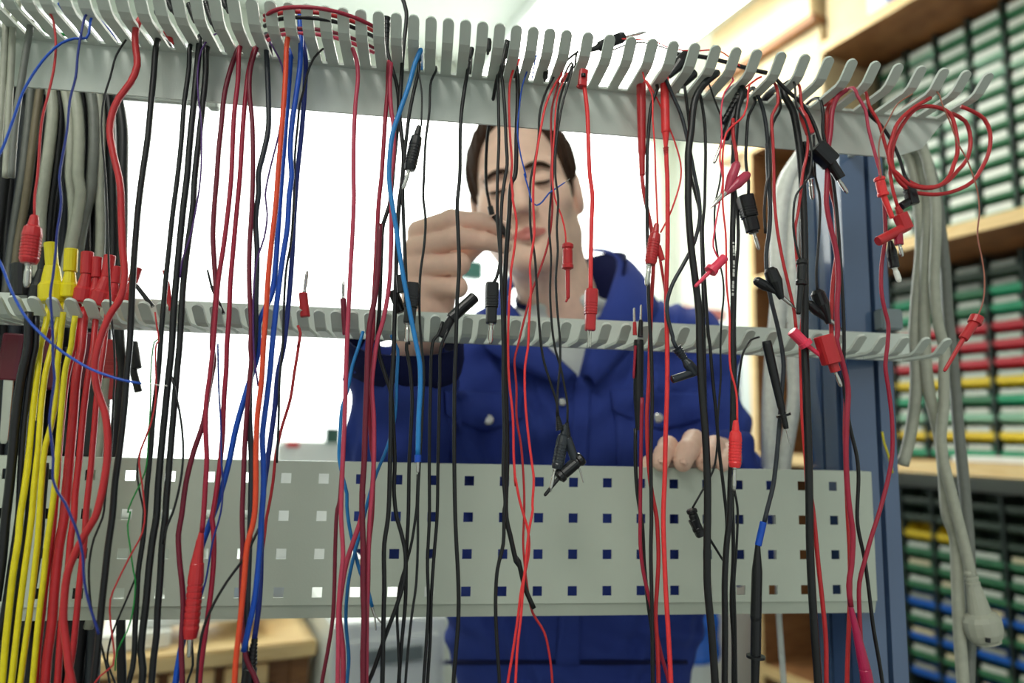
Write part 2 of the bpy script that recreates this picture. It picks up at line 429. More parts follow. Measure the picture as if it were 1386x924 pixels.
for bay in ('upper', 'middle', 'lower'):
    z0, z1 = {'upper': (PZ(.708), PZ(1.486)), 'middle': (PZ(.005), PZ(.655)), 'lower': (PZ(-.775), PZ(-.10))}[bay]
    rk = room(empty('bin_rack'))
    m = mat('rack_steel', (46, 60, 56), 0.5, 0.2, 0.05, 20)
    rbox('back_plate', rk, BINX + .092, BINX + .096, SY0 + .02, .39 if bay == 'upper' else SY1 - .005, z0 + .002, z1, m)
    for k in range(9):
        y = tcol[0] - .055 + .11 * k
        if bay == 'upper' and y > .39: continue
        rbox('divider', rk, BINX - .012, BINX + .093, y - .0035, y + .0035, z0 + .002, z1, m)
    tag(rk, 'dark metal rack with dividers holding the bins of the %s bay' % bay, 'rack', 'bin racks on the shelf unit')
def place_bin(bay, r, k, z, c, lc):
    o = bpy.data.objects.new('storage_bin', BMC[c]); COL.objects.link(o)
    loc = S0 + np.array([math.cos(RA) * BINX - math.sin(RA) * tcol[k], math.sin(RA) * BINX + math.cos(RA) * tcol[k], z])
    o.location = tuple(loc); o.rotation_euler = (0, 0, RA)
    if lc:
        l = bpy.data.objects.new('label_card', LMC[lc]); COL.objects.link(l); l.parent = o
    cname = {'pale': 'pale green', 'dark': 'shade-darkened green', 'teal': 'bright green', 'white': 'greenish white'}.get(c, c)
    tag(o, '%s storage bin, %s row of the %s bay, column %s from the right' % (cname, ORD[r], bay, ['one', 'two', 'three', 'four', 'five', 'six', 'seven', 'eight'][k]), 'bin', 'small storage bins on the shelf')
for k in range(8):
    for r in range(13 if k < 5 else 8):
        z = PZ(.712) + ((12 if k < 5 else 7) - r) * .0585
        place_bin('upper', r, k, z, random.choice(['green', 'green', 'pale']) , 'big')
    for r in range(11):
        z = PZ(.010) + (10 - r) * .0575
        c = midc[r]
        if c == 'green' and k % 3 == 1: c = 'teal'
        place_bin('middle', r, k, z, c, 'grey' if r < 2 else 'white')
    for r in range(11):
        z = PZ(-.155) - r * .0560
        c = lowc[r]
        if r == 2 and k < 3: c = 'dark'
        if c == 'blue' and k in (0, 3): c = 'blue'
        place_bin('lower', r, k, z, c, None if r < 3 else ('cream' if (r + k) % 4 == 0 else ('grey' if c == 'blue' else 'white')))
# papers on the third board
pp = room(box('magazine_stack', .02, .22, -.30, .02, PZ(.0045), PZ(.020), M_PAPER, None, .002))
tag(pp, 'flat stack of magazines lying on the shelf board below the green bins', 'magazines')
# cardboard boxes on the top board
def carton(name, x0, x1, y0, y1, z0, z1, label, sticker=None):
    c = room(empty(name))
    rbox('body', c, x0, x1, y0, y1, z0, z1, M_CARD, .004)
    rbox('flap', c, x0 - .002, x0 + .002, y0 + .004, (y0 + y1) / 2 - .002, z1 - .10, z1 - .002, M_CARD)
    if sticker:
        s = rbox('sticker', c, x0 - .0015, x0 - .0003, sticker[0], sticker[1], z0 + .015, z0 + .16, M_PAPER)
        rbox('printed_block', s, x0 - .002, x0 - .0012, sticker[0] + .02, sticker[0] + .07, z0 + .02, z0 + .05, mat('label_blue_ink', (60, 110, 180), .7))
    tag(c, label, 'box', 'cardboard boxes on top of the shelf')
ZT = PZ(1.5305)
carton('cardboard_box', .03, .39, -.10, .392, ZT, ZT + .42, 'large cream cardboard box with a white label on the shelf top', (.08, .22))
ZS = PZ(1.266)
carton('cardboard_box', .01, .39, .402, .98, ZS, ZS + .35, 'long cream cardboard box on the lower far end of the shelf')
sp = room(box('packing_board', -.03, .39, .402, 1.0, ZS + .351, ZS + .385, M_WOODD)); tag(sp, 'flat brown board lying between the two stacked cardboard boxes', 'board')
carton('cardboard_box', -.02, .37, .42, .96, ZS + .386, ZS + .78, 'upper cream cardboard box stacked on the brown board at the far end')

# ================================================================== furniture behind the worker
def furn(px, py, z):
    P = to_room(onZ(px, py, z)); return P
A = furn(119, 878, .80); B = furn(441, 884, .80)
yb = (A[1] + B[1]) / 2
bx0, bx1 = A[0], B[0]
wbn = room(empty('wooden_bench'))
rbox('bench_top', wbn, bx0, bx1, yb, yb + .50, .765, .80, M_WOOD, .004)
rbox('apron', wbn, bx0 + .02, bx1 - .03, yb + .04, yb + .06, .69, .765, M_WOODD)
for k in range(3):
    x0 = bx0 + .05 + k * (bx1 - bx0 - .13) / 3; x1 = x0 + (bx1 - bx0 - .13) / 3 - .02
    d = rbox('drawer', wbn, x0, x1, yb + .01, yb + .45, .50, .757, M_WOOD, .004)
    rbox('handle', d, (x0 + x1) / 2 - .06, (x0 + x1) / 2 + .06, yb - .012, yb + .012, .70, .715, M_DARK)
for x in (bx0 + .02, bx1 - .05):
    for y in (yb + .03, yb + .44): rbox('leg', wbn, x, x + .04, y, y + .04, 0, .765, M_WOODD)
tag(wbn, 'pale wooden bench with drawers behind the cables on the left', 'bench')
pb = room(box('paper_pile', bx0 + .02, bx1 - .30, yb + .05, yb + .40, .801, .835, M_PAPER, None, .003)); tag(pb, 'pile of white papers on the wooden bench', 'papers')
kb = room(empty('keyboard')); rbox('case', kb, bx0 + .10, bx0 + .38, yb + .08, yb + .22, .836, .855, M_WHITE, .004)
rbox('keys', kb, bx0 + .12, bx0 + .36, yb + .10, yb + .20, .855, .859, mat('keys_grey', (120, 124, 124), .5)); tag(kb, 'pale keyboard lying on the papers on the bench', 'keyboard')
gb = room(box('grey_case', bx1 - .20, bx1 - .02, yb + .24, yb + .46, .801, .90, mat('blue_grey_plastic', (168, 182, 196), .5), None, .006)); tag(gb, 'blue grey plastic case on the end of the wooden bench', 'case')
# white cabinet
A = furn(452, 846, .86); B = furn(612, 846, .86)
wc = room(empty('white_cabinet'))
rbox('body', wc, A[0], B[0] + .02, A[1], A[1] + .55, .03, .86, M_WHITE, .006)
for k, z in enumerate((.09, .34, .59)):
    d = rbox('drawer', wc, A[0] + .02, B[0], A[1] - .012, A[1], z, z + .235, M_WHITE, .003)
    rbox('handle', d, A[0] + .06, B[0] - .04, A[1] - .022, A[1] - .008, z + .185, z + .215, mat('grey_grip', (120, 130, 128), .4))
rbox('plinth', wc, A[0] + .01, B[0] + .01, A[1] + .02, A[1] + .53, 0, .03, M_DARK)
tag(wc, 'white drawer cabinet to the left of the worker\'s hip', 'cabinet')
# white instrument on the sill side of the bench
A = on_room_y(378, 597, .9); B = on_room_y(470, 640, .9)
inst = room(empty('bench_instrument'))
rbox('case', inst, A[0], B[0], .9, 1.15, .835, A[2], M_WHITE, .01)
P = on_room_y(396, 601, .9); rbox('red_button', inst, P[0] - .018, P[0] + .018, .892, .9, P[2] - .008, P[2] + .008, mat('button_red', (220, 70, 70), .4))
P = on_room_y(449, 588, .9); rbox('green_knob', inst, P[0] - .02, P[0] + .02, .88, .9, P[2] - .025, P[2] + .02, mat('knob_green', (60, 96, 82), .4), )
tag(inst, 'white bench instrument with a red button and a green knob by the window', 'instrument')
tb = room(empty('side_table')); rbox('top', tb, A[0] - .15, B[0] + .3, max(.85, yb + .54), 1.5, .80, .8345, M_WHITE, .004)
for x in (A[0] - .12, B[0] + .26):
    for y in (max(.88, yb + .57), 1.45): rbox('leg', tb, x, x + .035, y, y + .035, 0, .80, M_WHITE)
tag(tb, 'white side table under the bench instrument by the window', 'table')
# teal wall box behind the raised hand
P = on_room_y(640, 364, YB - .02)
wbx = room(box('wall_box', P[0] - .055, P[0] + .055, YB - .02, YB + .029, P[2] - .045, P[2] + .045, mat('teal_plastic', (38, 92, 84), .4), None, .006)); tag(wbx, 'small dark teal box on the window behind the raised hand', 'box')
# binders and box at the far end, right of the worker
A = on_room_y(935, 620, 1.05); B = on_room_y(1006, 620, 1.05)
cb = room(empty('low_cabinet')); rbox('body', cb, A[0] - .35, B[0] + .02, 1.0, 1.4, 0, A[2], M_WHITE, .004)
rbox('door', cb, A[0] - .33, B[0], .985, 1.0, .05, A[2] - .03, M_WHITE, .003); tag(cb, 'low white cabinet under the blue binders beside the shelf', 'cabinet')
w_ = (B[0] - A[0]) / 3
bz = on_room_y(970, 432, 1.05)[2]
for k in range(3):
    o = room(empty('ring_binder')); x = A[0] + w_ * k
    rbox('cover', o, x + .003, x + w_ - .003, 1.05, 1.34, A[2] + .001, bz - .02 * k, mat('binder_' + str(k), [(150, 176, 214), (190, 206, 226), (96, 134, 196)][k], .5), .003)
    rbox('spine_label', o, x + .015, x + w_ - .015, 1.048, 1.05, A[2] + .15, A[2] + .32, M_PAPER)
    tag(o, ['mid blue', 'pale blue', 'deep blue'][k] + ' ring binder on the low cabinet beside the shelf upright', 'binder', 'ring binders beside the shelf')
o = room(box('red_box', A[0] - .03, A[0] + .22, 1.06, 1.30, bz + .002, bz + .05, mat('red_card', (222, 150, 150), .6), None, .004)); tag(o, 'flat red box lying on top of the blue binders', 'box')
# blue bag on a white bin, low right of the worker
A = furn(930, 900, .66); B = furn(1000, 900, .66)
o = room(empty('waste_bin'))
rx = abs(B[0] - A[0]) / 2 + .03; cx = (A[0] + B[0]) / 2
zz = [(0, .75), (.02, .8), (.95, 1), (1, 1.03)]
loft('bin_body', (cx, A[1] + rx, 0), (cx, A[1] + rx, .70), rx * 2, zz, M_WHITE, o, 20)
loft('blue_liner', (cx, A[1] + rx, .655), (cx, A[1] + rx, .80), rx * 2.1, [(0, 1), (.1, 1.04), (.4, .98), (.7, 1.02), (1, .9)], mat('blue_film', (40, 110, 220), .25, bump=.6, bscale=30), o, 20)
tag(o, 'white waste bin with a blue bag beside the worker\'s hip', 'bin')
# black box added to fill the dark gap low left
A = furn(-30, 846, .84); B = furn(150, 846, .84)
dc = room(empty('dark_filler')); rbox('body', dc, A[0] - .2, bx0 - .02, A[1], A[1] + .4, 0, .86, mat('black_laminate', (24, 24, 24), .5), .004)
rbox('door', dc, A[0] + .0, bx0 - .04, A[1] - .014, A[1], .05, .82, mat('black_laminate', (24, 24, 24), .5), .003)
tag(dc, 'black box filling the dark gap low left behind the yellow and red cables', 'cabinet')

# ================================================================== hanging leads
def parse(path):
    out = []
    for seg in path.split('|'):
        t, pts = seg.strip().split(':')
        for q in pts.split():
            x, y = q.split(','); out.append(tp(t.strip(), float(x), float(y)))
    return out
MPP = 0.632 / F                                    # metres per pixel at the plane of the leads
LAYERS = [-.118, -.124, -.130, -.112, -.136, -.142]
placed = {l: [] for l in LAYERS}
def pick_layer(px, w):
    P = np.array(px); Q = []
    for a, b in zip(P[:-1], P[1:]):
        n = max(1, int(np.linalg.norm(b - a) / 5)); Q.append(a + (b - a) * (np.arange(n) / n)[:, None])
    Q = np.vstack(Q)
    best = None
    for i, l in enumerate(LAYERS):
        n = 0
        for R, wr in placed[l]:
            d = np.sqrt(((Q[:, None, :] - R[None, :, :]) ** 2).sum(-1)).min(1); n += int((d < (w + wr) / 2 + 1).sum())
        if best is None or n < best[0] - 1: best = (n, l)
        if n == 0: break
    placed[best[1]].append((Q, w))
    return best[1]
def add_part(root, spec, Y):
    style, t, ax, ay, bx, by, w, c, nm = spec[:9]
    opt = spec[9] if len(spec) > 9 else {}
    y1 = Y + opt.get('dy', 0); y2 = y1 + opt.get('dy2', 0)
    A = tw(t, ax, ay, y1); B = tw(opt.get('t2', t), bx, by, y2)
    sc = (y1 - CAM[1]) / F / TS
    m = M_METAL if c == 'metal' else pmat(c)
    o = loft(nm, A, B, w * sc, PROF[style], m, None, 16 if opt.get('power', 2) == 2 else 20, opt.get('flat', 1.0), opt.get('power', 2.0))
    if opt.get('to') is not None: o.parent = opt['to']
    else: o.parent = root
    if opt.get('label'): o['label'] = opt['label']
    return o
SUB = {'pin', 'prong', 'bore', 'clip_flange', 'probe_collar', 'finger_guard', 'ring', 'tip', 'second_tip', 'hook', 'clip_jaw', 'plug_nose', 'plug_tip', 'earth_slot', 'probe_neck', 'red_stripe', 'clip_cap', 'socket_latch', 'contact_blade'}
def add_parts(root, parts, Y):
    last = None                                     # a pin, collar or tip belongs to the plug or probe before it
    for s in parts:
        q = add_part(root, s, Y)
        if s[8] in SUB and last is not None: q.parent = last
        else:
            q.location = -root.location; last = q
def lead(label, c, w, path, Y=None, hang=True, ext=True, parts=(), name='test_lead', cat='cable', group='test leads hanging on the rack', Ys=None, up=0.0, mirror=False):
    px = parse(path); wpx = w / TS
    if Y is None: Y = pick_layer(px, wpx)
    n = len(px)
    if Ys is None: Ys = [Y] * n
    else:
        k = np.linspace(0, 1, len(Ys)); Ys = np.interp(np.linspace(0, 1, n), k, Ys)
    P = [onY(x, y, yy) for (x, y), yy in zip(px, Ys)]
    r = max(.00045, wpx * (Ys[0] - CAM[1]) / F / 2)
    if hang:                                        # over the spine of the comb and down behind the plate
        x = P[0][0]; zt = ZU + .0015 + r
        head = [np.array([x, YU + .020, zt - .022]), np.array([x, YU + .014, zt - .004]), np.array([x, YU + .002, zt + .004]), np.array([x, min(Ys[0] + .006, YU - .008), zt - .001])]
        if P[0][2] > zt - .006: head[-1][2] = P[0][2] + .002
        P = head + P
    if up: P = [P[0] + np.array([0, 0, up])] + P
    if ext and px[-1][1] > 915:
        d = P[-1] - P[-2]; d = d / np.linalg.norm(d); d = d * .5 + np.array([0, 0, -.5])
        P = P + [P[-1] + d * .08, P[-1] + d * .08 + np.array([0, 0, -.12])]
    B = np.mean(P, axis=0)
    if parts:
        root = empty(name, tuple(P[0]))
        o = tube('wire', np.array(P), r, cmat(c), root); o.location = -root.location
        add_parts(root, parts, Ys[-1])
    else:
        root = tube(name, np.array(P), r, cmat(c))
    tag(root, label, cat, group)
    return root
def free_plug(label, parts, Y=-.118, name='test_plug', cat='plug', group='loose plugs on the rack'):
    """a plug or clip whose own lead does not show"""
    root = empty(name, tuple(tw(parts[0][1], parts[0][2], parts[0][3], Y)))
    add_parts(root, parts, Y)
    tag(root, label, cat, group)
    return root

# ---- far left
lead('thin red wire with a ribbed red banana plug above the yellow plugs', 'red', 12, '00:235,35 270,85 290,200 285,330 255,480 220,620 195,924|10:182,130 180,245', Y=-.146, ext=False,
     parts=[('banana', '10', 181, 235, 149, 486, 88, 'red', 'banana_plug'), ('pin', '10', 148, 484, 137, 612, 30, 'metal', 'pin')])
lead('bright blue wire swinging out of the left frame edge and back across', 'blue', 13, '00:450,198 390,200 320,225 250,285 180,375 120,480 70,620 0,800|10:-130,120 -120,300 -60,390 0,480 60,630 130,760 200,840 290,920|20:330,65 470,150 560,185 645,210 735,226', Y=-.150, ext=False,
     parts=[('rod', '20', 735, 226, 870, 238, 4, 'metal', 'bare_strand')])
lead('thin dark blue wire wandering down over the yellow plugs', 'navy', 12, '00:425,165 405,290 395,400 365,520 350,680 325,820 310,924|10:320,160 310,250 297,330 290,430 275,560 262,650 270,760 275,870|20:275,50 278,130 285,200 270,310 258,430 268,520 278,620 275,720 300,790 340,850 370,920|30:400,130 430,250 440,400 470,530 500,620 515,670', Y=-.154)
lead('thin black wire passing beside the thick red lead on the left', 'black', 10, '00:645,225 605,290 575,400 545,500 530,620 535,760 550,924|10:560,300 570,560 580,760 595,924|20:598,180 590,320 585,480 575,620 550,800 535,924|30:490,170 465,300 465,420 480,560 520,700 560,860 570,924')
lead('thick red lead swinging in an S beside the red plugs', 'red', 34, '00:735,95 708,150 705,230 715,340 680,430 620,510 585,590 572,680 590,800 620,924|10:630,120 632,230 640,420 650,540 630,660 570,760 525,870 510,924|20:500,80 492,160 510,270 545,370 560,480 560,600 545,720 515,860 495,924|30:460,120 395,240 350,360 335,480 330,600 345,720 360,850 375,924', Y=-.136)
lead('thick black lead just right of the dark cable bundle', 'black', 30, '00:815,235 800,400 785,560 770,720 740,924|10:720,200 705,380 695,520 685,720 675,924|20:665,130 650,330 625,560 600,740 585,924|30:565,200 545,380 530,520 515,680 495,870 490,924')
lead('black lead, leftmost of the tight group of three', 'black', 24, '00:990,240 985,350 960,540 945,740 925,924|10:900,230 880,420 865,560 850,730 835,924|20:825,180 800,380 785,580 765,780 755,924|30:745,180 720,350 712,500 705,620 700,760 690,850 670,924')
lead('black lead, middle of the tight group of three', 'black', 32, '00:1045,190 1030,330 1010,540 990,740 975,924|10:955,200 935,400 920,560 905,740 895,924|20:880,180 860,380 842,560 825,760 815,924|30:795,180 775,350 760,520 745,640 735,760 745,850 740,924')
lead('black lead, rightmost of the tight group of three', 'black', 30, '00:1075,260 1072,380 1055,560 1035,740 1015,924|10:1005,200 975,420 955,600 945,760 935,924|20:925,140 910,320 895,500 880,680 865,860 862,924|30:845,200 835,380 822,540 815,680 800,800 790,924')
lead('thin purplish black wire curling out of a slot beside the three black leads', 'purple', 9, '00:1135,172 1090,200 1050,260 1030,380 1035,520 1048,620 1050,760 1045,924|10:1025,180 990,350 950,470 938,560')
lead('dark maroon lead bowing left out of its slot, lower end far left', 'maroon', 25, '00:1245,250 1205,350 1170,490 1155,640 1140,780 1130,924|10:1118,180 1110,340 1118,500 1125,640 1110,820 1105,924|20:1115,100 1090,250 1060,430 1010,580 970,740 945,924|30:930,150 935,280 950,420 955,540 945,720 950,924')
lead('crimson lead ending in a long ribbed red handle low on the panel', 'crimson', 24, '00:1247,262 1240,420 1220,600 1205,924|10:1190,200 1165,400 1140,560 1125,720 1110,924|20:1095,180 1075,330 1072,480 1078,620 1070,760 1060,924|30:1052,140', ext=False,
     parts=[('cone', '30', 1050, 138, 1022, 330, 62, 'red', 'handle_neck'), ('banana', '30', 1040, 170, 992, 690, 72, 'red', 'handle'), ('rod', '30', 990, 690, 984, 790, 22, 'metal', 'pin')])
lead('rose red lead in the middle of the left red group', 'crimson', 24, '00:1330,250 1298,360 1280,500 1265,680 1250,924|10:1235,200 1215,420 1200,600 1195,740 1182,924|20:1180,140 1168,300 1160,500 1140,700 1115,870 1105,924|30:1112,120 1115,240 1105,400 1085,560 1060,740 1045,860 1040,924')
lead('maroon lead running close beside the orange lead', 'maroon', 24, '00:1332,262 1305,360 1300,480 1315,640 1318,924|10:1312,200 1300,420 1300,620 1310,820 1305,924|20:1310,100 1300,240 1285,400 1275,560 1270,700 1262,924|30:1265,200 1258,420 1262,620 1285,800 1340,924')
lead('hair thin green wire trailing over the perforated panel', 'green', 7, '10:815,800 825,880|20:805,10 795,60 785,180 785,300 775,480 755,690 690,830 665,900|30:680,30 665,100 680,230 695,340 705,390 690,560 660,660 610,760 600,860', hang=False)
lead('hair thin red wire waving over the lower left of the panel', 'red', 8, '10:808,740 818,820 828,890|20:815,20 812,300 785,440 735,570 725,640 742,760 752,860|30:756,40 742,140 680,260 610,400 575,490 575,600 590,720 590,830 520,890', hang=False)
lead('thin black wire twisted with the hair thin red wire', 'black', 9, '20:800,380 770,480 725,600 715,700 730,800 750,900|30:745,100 720,330 680,440 620,580 575,700 560,820 600,924', hang=False)
lead('thin black wire looping beside the three black leads above the panel', 'black', 11, '20:895,190 935,370 950,480 955,600 940,740 900,900|30:870,110 850,200', hang=False)
lead('thin blue black wire behind the rose red lead', 'navy', 9, '20:1135,20 1140,250 1150,420 1155,650 1162,760 1150,900|30:1110,180 1070,400 1040,500', hang=False)
lead('thin black wire slanting across the panel behind the orange lead', 'black', 13, '30:1348,120 1280,260 1180,400 1110,520 1060,640 1035,780 1025,924', hang=False)
lead('thin black tail below the long ribbed red handle', 'black', 11, '30:1000,700 1002,760 1005,830 990,880 975,924', hang=False)
# slot clips on the lower comb
free_plug('small red hook clip standing in the lower comb', [('rod', '10', 888, 735, 872, 580, 26, 'red', 'stem'), ('rod', '10', 872, 585, 850, 522, 12, 'red', 'hook')], -.075)
free_plug('small black hook clip standing in the lower comb', [('rod', '10', 1165, 750, 1100, 600, 20, 'black', 'stem'), ('rod', '10', 1102, 606, 1081, 520, 12, 'black', 'hook')], -.075)
free_plug('slim black plug leaning out of the lower comb left', [('rod', '10', 795, 712, 706, 596, 24, 'black', 'stem')], -.075)
lead('thin red wire with a silver tipped red plug standing in the lower comb', 'red', 15, '11:205,810 218,850 205,924|21:210,20 185,180 165,310 120,460 90,600 75,740 55,860|31:42,60 28,180 12,280', Y=-.100, hang=False,
     parts=[('sleeve', '11', 243, 765, 232, 640, 50, 'red', 'plug', dict(dy=.02)), ('pin', '11', 238, 640, 254, 525, 18, 'metal', 'pin', dict(dy=.02))])
free_plug('slim maroon plug with a silver pin standing in the lower comb', [('tube', '11', 452, 860, 441, 670, 30, 'maroon', 'plug'), ('pin', '11', 441, 672, 442, 578, 16, 'metal', 'pin')], -.085)

# ---- yellow and red stacking plugs and their cables (in the slots of the lower comb)
YY = -.060
def stack_plug(label, c, t1, t2, b1, b2, w1, w2, path, wc, Y=YY):
    lead(label, c, wc, path, Y=Y - .035, hang=False, Ys=[Y, Y - .02, Y - .03, Y - .035, Y - .035],
         parts=[('tube', '10', *t1, *t2, w1, c, 'socket', dict(dy=.035)), ('plug', '10', *t2, *b2, w2, c, 'plug_body', dict(dy=.035))])
stack_plug('yellow stacking plug and cable, leftmost of the yellow ones', 'yellow', (262, 380), (272, 500), 0, (270, 690), 58, 118, '10:255,690 240,800 210,924|20:200,130 180,300 155,560 130,760 105,924|30:95,180 70,340 45,560 25,760 10,924', 28)
stack_plug('yellow stacking plug and cable beside the leftmost yellow one', 'yellow', (372, 412), (366, 530), 0, (358, 665), 62, 82, '10:322,690 300,800 270,924|20:240,160 215,350 200,560 180,740 165,924|30:150,180 125,360 100,560 80,740 60,924', 26)
lead('yellow cable, third from the left below the lower comb', 'yellow', 26, '10:330,740 320,830 310,924|20:300,130 290,300 265,450 235,560 215,760 205,924|30:195,200 175,380 155,560 130,740 105,924', Y=-.098, hang=False)
lead('yellow cable, rightmost one next to the red cables', 'yellow', 26, '10:392,760 380,840 370,924|20:345,130 325,300 305,540 285,760 265,924|30:245,200 225,400 205,560 185,760 170,924', Y=-.104, hang=False)
stack_plug('red stacking plug and cable next to the yellow plugs', 'red', (456, 428), (452, 542), 0, (426, 692), 58, 86, '10:410,700 400,800 385,924|20:350,180 325,380 305,600 290,800 280,924|30:265,200 235,420 220,560 195,780 185,924', 28)
stack_plug('red stacking plug and thick dark red cable, second of the red ones', 'red', (507, 455), (502, 560), 0, (490, 690), 48, 56, '10:440,720 432,820 425,924|20:400,180 380,420 360,640 340,860 335,924|30:310,200 285,420 270,620 245,800 235,924', 40)
stack_plug('red stacking plug and cable, third of the red ones', 'red', (574, 445), (558, 560), 0, (512, 708), 54, 96, '10:505,720 495,820 485,924|20:460,180 435,380 415,600 390,820 385,924|30:370,160 355,330 330,520 310,760 300,924', 28)
stack_plug('red stacking plug and cable, fourth of the red ones', 'red', (610, 503), (600, 590), 0, (575, 700), 44, 62, '10:560,740 550,830 540,924|20:510,250 490,480 470,700 450,880|30:440,180 415,400 400,560 380,760 350,924', 26)
free_plug('red stacking plug leaning right at the end of the red row', [('tube', '10', 716, 508, 690, 585, 48, 'red', 'socket'), ('plug', '10', 690, 585, 648, 690, 60, 'red', 'plug_body')], -.05)
free_plug('black stacking plug left of the yellow plugs', [('tube', '10', 228, 405, 222, 520, 44, 'black', 'socket'), ('plug', '10', 222, 520, 190, 680, 80, 'black', 'plug_body')], -.05)
free_plug('black ribbed plug under the red banana plug at far left', [('brick', '10', 110, 490, 110, 660, 90, 'black', 'plug_body')], -.045)
free_plug('black stacking plug standing between the red ones', [('tube', '10', 640, 500, 625, 600, 40, 'black', 'socket'), ('plug', '10', 625, 600, 610, 700, 50, 'black', 'plug_body')], -.03)
for k, (lab, w, path, yy) in enumerate([
    ('black cable at the left frame edge in front of the panel', 40, '10:150,740 145,924|20:110,200 80,430 65,600 45,800 30,924|30:10,280 -20,500', -.090),
    ('black cable left of the first yellow cable', 28, '10:190,760 185,924|20:170,100 130,400 110,640 100,860|30:95,60 60,300 20,560 -10,700', -.086),
    ('black cable between the first two yellow cables', 26, '20:200,420 170,640 150,860|30:145,60 110,300 85,480 50,700 20,924', -.084),
    ('black cable between the second and third yellow cables', 24, '20:245,640 225,860|30:215,150 180,400 140,640 110,924', -.080)]):
    lead(lab, 'black', w, path, Y=yy, hang=False)

# ---- thick bundle behind the rack on the left, with its connectors
bar = empty('hanging_bar', (-.55, .045, PZ(.425)))
o = loft('rod', (-.70, .045, PZ(.425)), (-.385, .045, PZ(.425)), .012, [(0, 1), (1, 1)], M_RAIL, bar); o.location = -bar.location
o = loft('end_knob', (-.39, .045, PZ(.425)), (-.378, .045, PZ(.425)), .02, [(0, .8), (.2, 1), (.8, 1), (1, .8)], M_RAIL, bar); o.location = -bar.location
tag(bar, 'grey bar hidden behind the upper rail carrying the thick cable bundle', 'bar')
def thick(label, c, w, path, Y, parts=(), up=.02, ext=True):
    return lead(label, c, w, path, Y=Y, hang=False, up=up, parts=parts, name='thick_cable', group='thick cables of the left bundle', ext=ext)
TB = [('black thick cable at the left edge of the bundle', 'black', 46, '00:70,420 60,600 20,924|10:-20,400 -60,700', .030),
      ('bluish grey thick cable second in the left bundle', 'dgray', 36, '00:165,420 150,600 115,924|10:100,120 60,380 30,660', .040),
      ('tan grey thick cable with a brownish tint in the bundle', 'tan', 34, '00:215,420 190,600 165,800 150,924|10:130,180 95,380 70,600', .034),
      ('light grey thick cable left of the thin dark blue wire', 'gray', 46, '00:262,420 275,560 262,720 235,924|10:215,200 205,380 195,560', .026),
      ('black thick cable behind the thin dark blue wire', 'black', 40, '00:300,420 318,600 300,800 285,924|10:262,200 245,420 235,640', .036),
      ('grey thick cable fifth in the left bundle', 'gray', 40, '00:335,420 360,580 372,740 365,924|10:375,120 380,280 350,460 320,640', .030),
      ('light grey thick cable sweeping behind the second yellow plug', 'gray', 46, '00:375,420 402,560 412,720 408,924|10:420,110 400,260 370,420 360,640', .020),
      ('black thick cable between two grey ones in the bundle', 'black', 34, '00:420,420 440,560 448,760 440,924|10:445,160 450,400 450,640', .040),
      ('grey thick cable curving above the red plugs', 'dgray', 46, '00:465,420 485,560 490,740 480,924|10:475,100 440,240 410,400 395,640', .028),
      ('light grey thick cable right of the curved grey one', 'gray', 40, '00:505,420 522,560 525,740 520,924|10:520,120 525,280 520,460 510,640', .034),
      ('black thick cable above the red plugs', 'black', 40, '00:560,430 575,600 580,760 585,924|10:590,200 590,420 580,640', .040),
      ('black thick cable at the right edge of the bundle', 'black', 44, '00:585,430 620,540 640,660 640,924|10:640,200 635,420 620,640 625,924|20:640,150 620,330 590,560 580,640', .030)]
for lab, c, w, path, y in TB: thick(lab, c, w * 1.12, path, y)
for k in range(11):
    x = -10 + 58 * k
    thick('black cable number %s from the left at the back of the bundle' % ['one', 'two', 'three', 'four', 'five', 'six', 'seven', 'eight', 'nine', 'ten', 'eleven'][k], 'black' if k % 4 != 2 else 'slate', 62,
          '00:%d,420 %d,600 %d,924|10:%d,300 %d,640 %d,924|20:%d,200 %d,420 %d,640' % (x + 20, x + 28, x + 10, x - 5, x - 20, x - 25, x - 28, x - 36, x - 44) + '|30:%d,200 %d,500 %d,924' % (x - 60, x - 76, x - 90), .060 + .006 * (k % 2))
RB = [('dark red connector block below the lower comb at far left', 'maroon', ('brick', '20', 90, -30, 50, 210, 110), ('rod', '20', 48, 200, 20, 540, 50, 'metal')),
      ('dark red connector hanging behind the yellow cables', 'maroon', ('brick', '20', 250, -60, 235, 260, 110), None),
      ('dark red ribbed connector hanging behind the red cables', 'maroon', ('block', '20', 440, -40, 400, 250, 100), None),
      ('red ribbed connector hanging at the right of the bundle', 'red', ('block', '20', 590, 0, 585, 310, 88), None),
      ('black connector hanging at the far left behind the panel', 'black', ('brick', '20', 15, -20, -10, 480, 90), None),
      ('black connector between the dark red ones', 'black', ('brick', '20', 330, 40, 310, 600, 90), None),
      ('black connector behind the dark red connector', 'black', ('brick', '20', 170, 120, 150, 640, 110), None),
      ('black connector hanging behind the red cables above the panel', 'black', ('brick', '20', 500, 160, 450, 640, 90), None)]
for k, (lab, c, a, b) in enumerate(RB):
    ps = [a[:7] + (c, 'housing', dict(power=4.0, flat=.6, dy=.0))]
    if b: ps.append(b[:7] + ('metal', 'contact_blade', dict(flat=.3, power=4.0)))
    free_plug(lab, ps, .032 + .012 * (k % 3), 'cable_connector', 'connector', 'connectors of the left bundle')
free_plug('black angular plug jutting right of the left bundle', [('brick', '20', 690, 10, 712, 150, 50, 'black', 'plug_body'), ('brick', '20', 690, 140, 722, 270, 36, 'black', 'plug_tail')], .02)
lead('grey thick cable hanging behind the lower red cables', 'gray', 44, '20:560,200 545,350 520,560 500,640|30:480,560 460,640', Y=.03, hang=False, name='thick_cable', group='thick cables of the left bundle')
